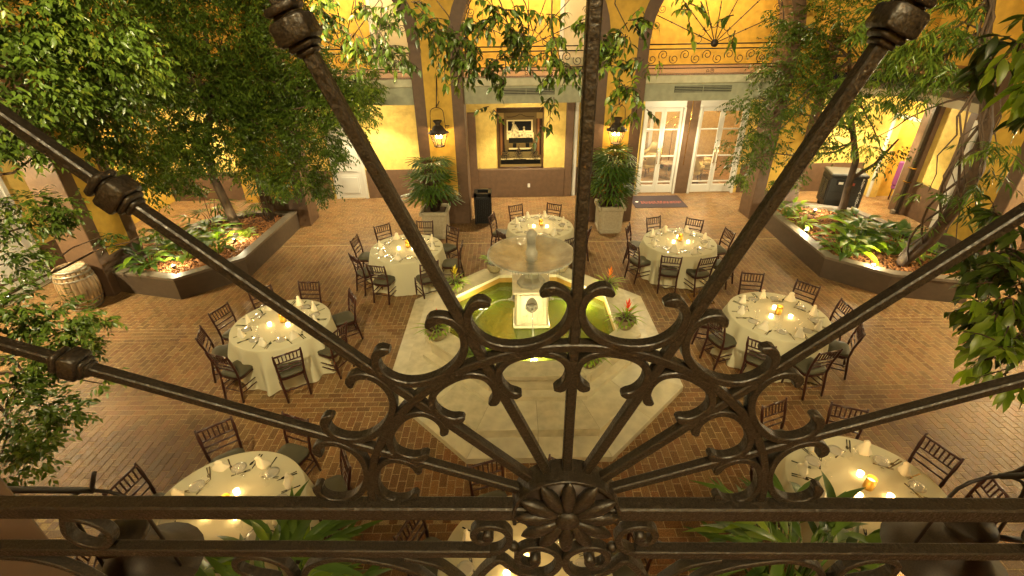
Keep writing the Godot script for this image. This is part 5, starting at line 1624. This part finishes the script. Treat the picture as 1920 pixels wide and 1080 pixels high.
func build_trees() -> void:
	var small := leaf_mesh(0.24, 0.18, 3)
	var mid := leaf_mesh(0.25, 0.25, 5)
	var oval := leaf_mesh(0.2, 0.3, 6, 0.95)
	var narrow := leaf_mesh(0.085, 0.2, 3)
	var greens := [M.leaf_a, M.leaf_b, M.leaf_c]
	# tree of the left planter
	var t := thing("ficus_tree", "tall bushy tree rising from the left planter", "tree", Vector3.ZERO)
	var st := S(true)
	tube(st, [Vector3(-7.05, 0.36, -11.72), Vector3(-7.1, 0.8, -11.76), Vector3(-7.2, 1.3, -11.8), Vector3(-7.32, 1.95, -11.82), Vector3(-7.2, 2.75, -11.73), Vector3(-6.63, 3.82, -11.66), Vector3(-6.3, 5.2, -11.5)], [0.15, 0.115, 0.105, 0.10, 0.09, 0.075, 0.04], 10)
	for b in T1:
		if b[3] > 0.5: limb(st, Vector3(-7.1, 2.9, -11.7).lerp(Vector3(-6.4, 4.6, -11.6), rng.randf()), Vector3(b[0], b[1], b[2]), 0.035, 0.01)
	put("trunk", done(st), M.bark, t)
	leaves_multi("crown", foliage(T1, 860.0, 0.080, 0.42, 0.28, 10), small, t, M.leaf)
	# left near tree that also overhangs the court
	t = thing("overhanging_tree", "leafy tree at the left edge with boughs hanging over the courtyard", "tree", Vector3.ZERO)
	st = S(true)
	tube(st, [Vector3(-5.3, 0, -3.0), Vector3(-5.2, 1.2, -3.1), Vector3(-5.25, 2.6, -3.4), Vector3(-5.0, 4.2, -3.9), Vector3(-4.4, 6.3, -4.6)], [0.2, 0.15, 0.13, 0.11, 0.08], 10)
	tube(st, [Vector3(-4.4, 6.3, -4.6), Vector3(-3.0, 6.7, -4.8), Vector3(-1.2, 6.5, -4.5), Vector3(0.4, 6.3, -4.1), Vector3(1.3, 5.9, -3.6)], [0.075, 0.06, 0.045, 0.03, 0.012], 8)
	for b in T6:
		if b[3] < 0.13: continue
		var e := Vector3(b[0], b[1], b[2])
		limb(st, Vector3(e.x - 0.3, 6.45 - absf(e.x) * 0.06, e.z - 0.15), e, 0.012, 0.003, 0.1)
	for b in T2UP + T2LOW:
		limb(st, Vector3(-5.1, clampf(b[1] - 0.3, 2.0, 5.2), -3.6), Vector3(b[0], b[1], b[2]), 0.02, 0.004, 0.12)
	put("trunk", done(st), M.bark, t)
	var tw := S(true)
	var hang := nearest_first(foliage(T6, 1050.0, 0.064, 0.7, 0.13, 6, tw))
	put("twigs", done(tw), M.bark, t)
	for i in mini(280, hang.size()):
		put("leaf", mid, [M.leaf_b, M.leaf_a, M.leaf_b, M.leaf_c][rng.randi() % 4], t, hang[i][0])
	leaves_multi("hanging_foliage", hang.slice(280), mid, t, M.leaf)
	leaves_multi("upper_crown", foliage(T2UP, 1700.0, 0.066, 0.5, 0.22, 9), small, t, M.leaf)
	leaves_multi("lower_crown", foliage(T2LOW, 2600.0, 0.052, 0.35, 0.13, 8), small, t, M.leaf)
	# tree of the right planter
	t = thing("ficus_tree", "slim forked tree rising from the right planter before the cooler", "tree", Vector3.ZERO)
	st = S(true)
	tube(st, [Vector3(8.85, 0.36, -12.24), Vector3(8.82, 0.9, -12.24), Vector3(8.79, 1.3, -12.25), Vector3(8.7, 2.0, -12.15), Vector3(8.2, 3.2, -12.2), Vector3(7.7, 4.8, -12.3)], [0.12, 0.09, 0.085, 0.075, 0.06, 0.03], 9)
	tube(st, [Vector3(8.76, 1.5, -12.22), Vector3(9.1, 1.95, -12.0), Vector3(9.3, 2.6, -11.8)], [0.05, 0.04, 0.02], 7)
	for b in T3:
		limb(st, Vector3(8.6, 2.2, -12.15).lerp(Vector3(7.8, 4.4, -12.3), rng.randf()), Vector3(b[0], b[1], b[2]), 0.03, 0.008)
	put("trunk", done(st), M.bark, t)
	leaves_multi("crown", foliage(T3, 330.0, 0.088, 0.35, 0.34, 10), small, t, M.leaf)
	# leaning tree with narrow leaves
	t = thing("leaning_tree", "leaning vine covered tree with narrow leaves at the right planter", "tree", Vector3.ZERO)
	st = S(true)
	tube(st, [Vector3(8.75, 0.36, -9.7), Vector3(8.4, 0.6, -9.3), Vector3(8.12, 0.85, -8.94), Vector3(8.02, 1.45, -8.49), Vector3(7.78, 2.25, -8.05), Vector3(7.45, 3.04, -7.63), Vector3(7.04, 3.76, -7.35), Vector3(6.63, 4.9, -7.5), Vector3(6.5, 6.2, -7.8)], [0.13, 0.12, 0.12, 0.115, 0.11, 0.10, 0.08, 0.05, 0.03], 9)
	for k in 3:
		var p := []
		for i in 12:
			var u := i / 11.0
			var q := Vector3(8.12, 0.85, -8.94).lerp(Vector3(7.04, 3.76, -7.35), u)
			p.append(q + Vector3(cos(u * 9.0 + k * 2.0) * 0.13, 0, sin(u * 9.0 + k * 2.0) * 0.13))
		tube(st, p, 0.022, 5)
	for b in T4:
		limb(st, Vector3(7.04, 3.76, -7.35).lerp(Vector3(6.5, 5.6, -7.7), rng.randf()), Vector3(b[0], b[1], b[2]), 0.02, 0.005)
	put("trunk", done(st), M.bark, t)
	leaves_multi("crown", foliage(T4, 430.0, 0.16, 0.5, 0.24, 9), narrow, t, M.leaf)
	# large leaves close by on the right
	t = thing("near_tree", "close tree with large glossy leaves at the right edge", "tree", Vector3.ZERO)
	st = S(true)
	tube(st, [Vector3(6.0, 0, -2.2), Vector3(5.6, 1.4, -2.2), Vector3(4.9, 2.8, -2.2), Vector3(3.9, 4.3, -2.2), Vector3(3.1, 5.6, -2.2), Vector3(2.7, 6.3, -2.3)], [0.13, 0.11, 0.09, 0.07, 0.05, 0.02], 9)
	for b in T5:
		limb(st, Vector3(3.5, clampf(b[1] + 0.25, 4.3, 5.4), -2.25), Vector3(b[0], b[1], b[2]), 0.012, 0.003, 0.1)
	put("trunk", done(st), M.bark, t)
	var tw2 := S(true)
	var big := nearest_first(foliage(T5, 1500.0, 0.092, 0.7, 0.10, 6, tw2))
	put("twigs", done(tw2), M.bark, t)
	for i in mini(290, big.size()):
		put("leaf", oval, [M.leaf_b, M.leaf_a, M.leaf_b][rng.randi() % 3], t, big[i][0])
	if big.size() > 290: leaves_multi("crown", big.slice(290), oval, t, M.leaf)

# ---------------------------------------------------------------- small plants
func fan_mesh(n: int, spread: float) -> ArrayMesh:
	# a palm fan: n narrow pleated fingers
	var st := S()
	for k in n:
		var a := lerpf(-spread, spread, k / float(n - 1))
		var d := Vector3(sin(a), 0, cos(a))
		var s := Vector3(cos(a), 0, -sin(a))
		var len := 1.0 - 0.22 * absf(a) / spread
		var p0 := d * 0.05
		var p1 := d * 0.5 * len + Vector3(0, 0.03, 0)
		var p2 := d * len - Vector3(0, 0.16, 0)
		var w := 0.058
		tri_out(st, p0, p1 - s * w, p1 + Vector3(0, 0.02, 0), Vector3.UP)
		tri_out(st, p0, p1 + Vector3(0, 0.02, 0), p1 + s * w, Vector3.UP)
		quad_out(st, p1 - s * w, p2 - s * w * 0.5, p2, p1 + Vector3(0, 0.02, 0), Vector3.UP)
		quad_out(st, p1 + Vector3(0, 0.02, 0), p2, p2 + s * w * 0.5, p1 + s * w, Vector3.UP)
	return done(st)

func rhapis(label: String, at: Vector3, h0: float, h1: float, rad: float, n: int, size: float, sd: int) -> void:
	var t := thing("lady_palm", label, "palm", at)
	var r := RandomNumberGenerator.new()
	r.seed = sd
	var fans := [fan_mesh(7, 1.25), fan_mesh(9, 1.5), fan_mesh(6, 1.0)]
	var st := S(true)
	var mats := [M.palm, M.leaf_a, M.palm, M.leaf_c]
	for k in n:
		var a := TAU * k * 0.618 + r.randf_range(-0.3, 0.3)
		var u := r.randf()
		var y := lerpf(h0, h1, u)
		var rr := rad * sqrt(r.randf_range(0.1, 1.0)) * (1.0 - 0.45 * u)
		var tip := Vector3(cos(a) * rr, y, sin(a) * rr)
		var foot := Vector3(cos(a) * 0.12 * r.randf(), 0, sin(a) * 0.12 * r.randf())
		tube(st, [foot, foot.lerp(tip, 0.6) + Vector3(0, h1 * 0.1, 0), tip], [0.012, 0.009, 0.004], 5)
		var d := Vector3(cos(a), r.randf_range(-0.35, 0.5), sin(a))
		put("palm_fan", fans[r.randi() % 3], mats[r.randi() % 4], t, Transform3D(look(d, Vector3.UP).scaled_local(Vector3.ONE * size * r.randf_range(0.75, 1.2)), tip))
	put("stems", done(st), M.bark, t)

func leafy(called: String, label: String, cat: String, at: Vector3, n: int, size: float, w: float, curl: float, mats: Array, sd: int, rise := 0.7) -> Node3D:
	var t := thing(called, label, cat, at)
	var r := RandomNumberGenerator.new()
	r.seed = sd
	var lm := leaf_mesh(w, curl, 6)
	var st := S(true)
	for k in n:
		var a := TAU * k * 0.618 + r.randf_range(-0.2, 0.2)
		var u := r.randf()
		var d := Vector3(cos(a), r.randf_range(0.1, 0.9), sin(a)).normalized()
		var base := Vector3(cos(a) * 0.05, 0, sin(a) * 0.05)
		var tip := base + Vector3(cos(a) * size * rise * u, size * rise * (0.35 + 0.9 * r.randf()), sin(a) * size * rise * u)
		if rise > 0.0: tube(st, [base, tip], [0.008, 0.005], 4)
		put("leaf", lm, mats[r.randi() % mats.size()], t, Transform3D(look(d, Vector3.UP).scaled_local(Vector3.ONE * size * r.randf_range(0.7, 1.15)), tip))
	if rise > 0.0: put("stalks", done(st), M.leaf_a, t)
	return t

func strap_bush(label: String, at: Vector3, n: int, h: float, rad: float, sd: int) -> void:
	var t := thing("broadleaf_plant", label, "plant", at)
	var r := RandomNumberGenerator.new()
	r.seed = sd
	var lm := leaf_mesh(0.095, 0.45, 6)
	var st := S(true)
	var ms := [M.leaf_a, M.leaf_c, M.palm, M.leaf_c, M.palm]
	for k in n:
		var a := TAU * k * 0.618 + r.randf_range(-0.3, 0.3)
		var rr := rad * sqrt(r.randf())
		var y := h * r.randf_range(0.62, 1.0) * (1.0 - 0.25 * rr / rad)
		var p := Vector3(cos(a) * rr, y, sin(a) * rr)
		var da := a + r.randf_range(-0.9, 0.9)
		var d := Vector3(cos(da), r.randf_range(-0.15, 0.9), sin(da))
		if k % 4 == 0: tube(st, [Vector3(p.x * 0.2, 0, p.z * 0.2), p * 0.6 + Vector3(0, y * 0.1, 0), p], [0.012, 0.01, 0.006], 5)
		put("leaf", lm, ms[r.randi() % 5], t, Transform3D(look(d, Vector3.UP).scaled_local(Vector3.ONE * r.randf_range(0.30, 0.46)), p))
	put("stems", done(st), M.leaf_c, t)

func build_plants() -> void:
	rhapis("bushy fan palm in the left stone planter before the far pier", Vector3(-2.05, 0.72, -12.52), 0.3, 1.35, 0.5, 80, 0.46, 1)
	rhapis("bushy fan palm in the right stone planter before the far pier", Vector3(2.72, 0.72, -12.72), 0.3, 1.5, 0.48, 90, 0.46, 2)
	rhapis("fan palm at the rear of the left planter beside the pier", Vector3(-6.65, 0.4, -12.7), 0.3, 1.15, 0.5, 22, 0.45, 3)
	rhapis("thin fan palm in the left planter beside the tree trunk", Vector3(-7.9, 0.4, -12.2), 0.3, 1.0, 0.6, 12, 0.45, 4)
	# broad strappy plants in the near planters
	strap_bush("long leaved plant in the lower left planter below the railing", Vector3(-1.75, 0.72, -2.1), 150, 1.25, 0.5, 31)
	strap_bush("long leaved plant in the lower right planter below the railing", Vector3(2.2, 0.72, -2.2), 190, 1.35, 0.55, 32)
	# clumps in the beds
	var clumps := [[-8.2, -9.9, 20, 0.34, "near the pillar in the left planter"], [-7.55, -10.3, 24, 0.36, "in the middle of the left planter"], [-7.0, -10.6, 20, 0.34, "behind the near coping of the left planter"], [-7.6, -11.3, 18, 0.36, "at the foot of the left tree"], [-8.3, -10.9, 14, 0.34, "at the rear of the left planter"],
		[7.55, -9.9, 24, 0.36, "at the near corner of the right planter"], [8.1, -10.3, 26, 0.38, "in the middle of the right planter"], [8.7, -10.0, 24, 0.4, "near the leaning trunk"], [8.4, -11.0, 22, 0.38, "before the right tree"], [9.2, -9.6, 10, 0.3, "at the right end of the right planter"], [7.55, -12.4, 16, 0.3, "at the far end of the right planter"]]
	var i := 0
	for c in clumps:
		leafy("shade_plant", "dark green broad leaved plant %s" % c[4], "plant", Vector3(c[0], 0.41, c[1]), int(c[2] * 1.7), c[3] * 1.2, 0.21, 0.4, [M.leaf_a, M.leaf_c, M.leaf_c], 20 + i, 0.95)
		i += 1
	leafy("lime_plant", "bright lime green plant lit by the left planter uplight", "plant", Vector3(-6.75, 0.41, -11.55), 14, 0.24, 0.28, 0.3, [M.leaf_lime], 41)
	leafy("lime_plant", "bright lime green plant at the edge of the right planter", "plant", Vector3(7.5, 0.41, -11.6), 16, 0.32, 0.16, 0.35, [M.leaf_lime, M.leaf_b], 42)
	# baskets on the coping of the fountain
	var pots := [[-1.25, -6.62, "front left", "flower_red"], [1.9, -6.85, "front right", "flower_red"], [-1.1, -8.2, "rear left", "flower_yellow"], [1.82, -8.02, "rear right", "flower_orange"], [-0.36, -9.0, "back left, behind the basin", ""], [1.02, -8.98, "back right, behind the basin", ""], [-0.55, -5.86, "near left", ""], [1.15, -5.86, "near right", "flower_red"]]
	for p in pots:
		var b := thing("wicker_basket", "pale wicker basket on the %s fountain coping" % p[2], "basket", Vector3(p[0], 0.655, p[1]), 0, "baskets on the fountain coping")
		put("bowl", lathem([Vector2(0.0, 0.0), Vector2(0.1, 0.0), Vector2(0.15, 0.08), Vector2(0.165, 0.18), Vector2(0.175, 0.19), Vector2(0.165, 0.205), Vector2(0.15, 0.19), Vector2(0.0, 0.17)], 20), M.wicker, b)
		put("soil", lathem([Vector2(0.15, 0.185), Vector2(0, 0.19)], 14), M.soil, b)
		var q := leafy("bromeliad" if p[3] else "trailing_ivy", "%s in the %s fountain basket" % [{"flower_red": "red flowered bromeliad with dark straps", "flower_yellow": "yellow flowered bromeliad", "flower_orange": "orange flowered bromeliad with bright straps", "": "trailing green ivy"}[p[3]], p[2]], "plant", Vector3(p[0], 0.84, p[1]), 18 if p[3] else 26, 0.3 if p[3] else 0.14, 0.06 if p[3] else 0.3, 0.5, [M.leaf_b, M.leaf_a] if p[3] != "flower_orange" else [M.leaf_lime, M.leaf_b], 60 + i, 0.12 if p[3] else 0.9)
		i += 1
		if p[3]:
			var fm := leaf_mesh(0.14, -0.15, 4)
			put("flower_stem", tubem([Vector3(0, 0, 0), Vector3(0.02, 0.2, 0.01)], 0.012, 6), M.leaf_b, q)
			for k in 12:
				var a := TAU * k * 0.382
				var d := Vector3(cos(a), 0.5 + 0.12 * k, sin(a))
				put("flower_bract", fm, M[p[3]], q, Transform3D(look(d, Vector3.UP).scaled_local(Vector3.ONE * 0.13), Vector3(0.015, 0.14 + 0.012 * k, 0.01)))
			# ivy spilling over the basket
			for k in 22:
				var a := TAU * k * 0.618
				var d := Vector3(cos(a), -0.4, sin(a))
				put("ivy_leaf", leaf_mesh(0.36, 0.2, 3), M.leaf_a if k % 3 else M.leaf_lime, q, Transform3D(look(d, Vector3.UP).scaled_local(Vector3.ONE * 0.075), Vector3(cos(a) * 0.15, 0.03 - 0.012 * (k % 9), sin(a) * 0.15)))

# ---------------------------------------------------------------- the near fan grille
func build_grille() -> void:
	var g := thing("fan_grille", "large dark wrought iron fan grille with flower rosette, close to the viewer", "iron grille", Vector3(0.085, 4.575, -0.55), -0.021)
	# local axes: x right, y up, z towards the viewer
	var N := Vector3.BACK
	# rails
	put("top_rail", spanm(Vector3(-1.66, -0.026, -0.002), Vector3(1.66, 0.005, 0.026), 0.003), M.iron, g)
	for s in [-1.0, 1.0]:
		put("second_rail", spanm(Vector3(-1.66 if s < 0 else 0.13, -0.138, 0.0), Vector3(-0.13 if s < 0 else 1.66, -0.118, 0.022), 0.002), M.iron, g)
	var hub := Vector3(0, -0.006, 0)
	for k in 7:
		var a := deg_to_rad(22.5 * (k + 1))
		var d := Vector3(cos(a), sin(a), 0)
		var st := S()
		bar(st, [hub + d * 0.07, hub + d * 1.62], 0.0074, 0.0084, N, 0.002)
		var sp := put("spoke", done(st), M.iron, g)
		var cs := S(true)
		for q in [[0.756, 0.762, 0.0115], [0.762, 0.769, 0.0150], [0.769, 0.792, 0.0195], [0.792, 0.797, 0.0130], [0.797, 0.805, 0.0170]]:
			bar(cs, [hub + d * q[0], hub + d * (q[0] + 0.003), hub + d * (q[1] - 0.003), hub + d * q[1]], [q[2] * 0.85, q[2], q[2], q[2] * 0.85], q[2] * 0.92, N, 0.003)
		put("collar", done(cs), M.iron, sp)
	# ring of bars between the spokes and the pairs of C scrolls
	var ring := []
	for i in 41:
		var a := deg_to_rad(0.0 + 180.0 * i / 40.0)
		ring.append(hub + Vector3(cos(a), sin(a), 0) * 0.330)
	var rs := S()
	bar(rs, ring, 0.0068, 0.0095, N, 0.0018)
	put("ring", done(rs), M.iron, g)
	var rim := []
	for i in 49:
		var a := PI * i / 48.0
		rim.append(hub + Vector3(cos(a), sin(a), 0) * 1.63)
	var ws := S()
	bar(ws, rim, 0.009, 0.0095, N, 0.002)
	put("arch_rim", done(ws), M.iron, g)
	var outer := [[-0.034, 0.413], [-0.048, 0.419], [-0.062, 0.412], [-0.070, 0.396], [-0.067, 0.375], [-0.053, 0.355], [-0.030, 0.342], [0.0, 0.337], [0.030, 0.342], [0.053, 0.355], [0.067, 0.375], [0.070, 0.396], [0.062, 0.412], [0.048, 0.419], [0.034, 0.413]]
	var inner := [[-0.024, 0.254], [-0.036, 0.256], [-0.046, 0.268], [-0.051, 0.284], [-0.048, 0.302], [-0.034, 0.316], [-0.016, 0.322], [0.0, 0.323], [0.016, 0.322], [0.034, 0.316], [0.048, 0.302], [0.051, 0.284], [0.046, 0.268], [0.036, 0.256], [0.024, 0.254]]
	var cm := scroll_mesh(outer, 0.0056, 0.0095)
	var im := scroll_mesh(inner, 0.0054, 0.0090)
	for k in 8:
		var a := deg_to_rad(22.5 * k + 11.25) - PI / 2
		var xf := Transform3D(Basis(Vector3.BACK, a), hub)
		put("outer_scroll", cm, M.iron, g, xf)
		put("inner_scroll", im, M.iron, g, xf)
	# rosette
	var cup := S(true)
	var arc0 := []
	for i in 25:
		var a := deg_to_rad(-12.0 + 204.0 * i / 24.0)
		arc0.append(Vector3(cos(a) * 0.088, -0.012 + sin(a) * 0.088, 0.006))
	var cp := S()
	bar(cp, arc0, 0.003, 0.024, N, 0.001)
	put("rosette_collar", done(cp), M.iron, g)
	lathe(cup, [Vector2(0.0, -0.012), Vector2(0.078, -0.010), Vector2(0.078, 0.0), Vector2(0.0, 0.006)], 32, Vector3(0, -0.008, 0.018), Basis(Vector3.RIGHT, PI / 2))
	put("rosette_disc", done(cup), M.iron_thin, g)
	var pm := S(true)
	var rings := []
	for q in [[0.012, 0.003, 0.004], [0.03, 0.009, 0.010], [0.05, 0.0125, 0.013], [0.068, 0.011, 0.012], [0.082, 0.006, 0.007], [0.089, 0.001, 0.001]]:
		var rg := PackedVector3Array()
		for j in 10:
			var a := TAU * j / 10.0
			var groove := 1.0 - 0.35 * exp(-pow(angle_difference(a, PI / 2) / 0.5, 2.0))
			rg.append(Vector3(cos(a) * q[1], q[0], sin(a) * q[2] * groove))
		rings.append(rg)
	sweep(pm, rings)
	var petal := done(pm)
	var fc := Vector3(0.002, -0.008, 0.034)
	for k in 12:
		put("petal", petal, M.iron, g, Transform3D(Basis(Vector3.BACK, TAU * k / 12.0), fc + Vector3(0, 0, -0.002 * (k % 2))))
	put("flower_centre", lathem([Vector2(0.020, 0.0), Vector2(0.020, 0.006), Vector2(0.013, 0.011), Vector2(0, 0.012)], 18), M.iron, g, Transform3D(Basis(Vector3.RIGHT, PI / 2), fc))
	# frieze below the rail
	var spir := [[-0.135, -0.128], [-0.115, -0.121], [-0.101, -0.106], [-0.096, -0.084], [-0.106, -0.062], [-0.128, -0.053], [-0.150, -0.058], [-0.160, -0.074], [-0.155, -0.092], [-0.142, -0.097], [-0.131, -0.088], [-0.131, -0.074]]
	var low := [[-0.186, -0.262], [-0.167, -0.228], [-0.146, -0.187], [-0.116, -0.152], [-0.092, -0.177], [-0.066, -0.197], [-0.034, -0.200], [-0.012, -0.180], [-0.005, -0.150], [-0.017, -0.125], [-0.043, -0.112], [-0.069, -0.117], [-0.082, -0.137], [-0.077, -0.160], [-0.061, -0.170], [-0.048, -0.160], [-0.046, -0.142]]
	var lring := [[-0.879, -0.034], [-0.893, -0.075], [-0.881, -0.105], [-0.851, -0.116], [-0.825, -0.104], [-0.815, -0.075], [-0.832, -0.048], [-0.858, -0.036], [-0.879, -0.034]]
	var larc := [[-1.067, -0.148], [-1.017, -0.150], [-0.972, -0.163], [-0.934, -0.190], [-0.901, -0.238], [-0.885, -0.300]]
	var lsc := [[-0.545, -0.222], [-0.56, -0.214], [-0.578, -0.210], [-0.598, -0.200], [-0.613, -0.182], [-0.609, -0.156], [-0.582, -0.144], [-0.546, -0.150], [-0.519, -0.175], [-0.505, -0.222], [-0.474, -0.175], [-0.439, -0.154], [-0.400, -0.148], [-0.340, -0.160], [-0.285, -0.185], [-0.25, -0.225], [-0.232, -0.280]]
	var arc2 := [[-0.29, -0.146], [-0.235, -0.166], [-0.205, -0.199], [-0.186, -0.231], [-0.176, -0.275]]
	for s in [1.0, -1.0]:
		for q in [["frieze_spiral", spir, 0.006], ["frieze_scroll", low, 0.0065], ["frieze_ring", lring, 0.0055], ["frieze_arc", larc, 0.006], ["frieze_scroll", lsc, 0.006], ["frieze_arc", arc2, 0.005]]:
			var p := []
			for v in q[1]: p.append([v[0] * s, v[1]])
			put(q[0], scroll_mesh(p, q[2], 0.010, false), M.iron, g, Transform3D(Basis(), Vector3(0, 0, 0.011)))
		put("frieze_boss", lathem([Vector2(0.0, -0.009), Vector2(0.008, -0.005), Vector2(0.010, 0.0), Vector2(0.008, 0.006), Vector2(0.0, 0.01)], 10), M.iron, g, Transform3D(Basis(), Vector3(s * 0.089, -0.116, 0.012)))
		put("spiral_end", tubem([Vector3(s * 0.134, -0.076, 0.0), Vector3(s * 0.134, -0.076, 0.024)], 0.009, 10), M.iron, g)
		put("spiral_end", tubem([Vector3(s * 0.05, -0.146, 0.0), Vector3(s * 0.05, -0.146, 0.024)], 0.010, 10), M.iron, g)
		put("end_post", spanm(Vector3(s * 1.66 - 0.012, -0.64, -0.002), Vector3(s * 1.66 + 0.012, 0.1, 0.022), 0.002), M.iron, g)
	put("bottom_rail", spanm(Vector3(-1.66, -0.56, 0.0), Vector3(1.66, -0.54, 0.022), 0.002), M.iron, g)

# smooth bar through control points, ends thinned and flared like forged tips
func scroll_mesh(pts: Array, hw: float, hd: float, taper := true) -> ArrayMesh:
	var c := Curve3D.new()
	for i in pts.size():
		var a := Vector3(pts[maxi(i - 1, 0)][0], pts[maxi(i - 1, 0)][1], 0)
		var b := Vector3(pts[mini(i + 1, pts.size() - 1)][0], pts[mini(i + 1, pts.size() - 1)][1], 0)
		var t := (b - a) / 6.0
		c.add_point(Vector3(pts[i][0], pts[i][1], 0), -t, t)
	var p := []
	var w := []
	var dp := []
	var n := pts.size() * 4
	for i in n + 1:
		var u := i / float(n)
		p.append(c.sample_baked(c.get_baked_length() * u, true))
		var e := minf(u, 1.0 - u)
		dp.append(hd * (1.0 if not taper else 0.75 + 0.25 * smoothstep(0.0, 0.04, e)))
		w.append(hw * (1.0 if not taper else (0.55 + 0.45 * smoothstep(0.0, 0.03, e) + 0.28 * exp(-pow((e - 0.05) / 0.035, 2.0)))))
	var st := S()
	bar(st, p, w, dp, Vector3.BACK, 0.0015)
	return done(st)
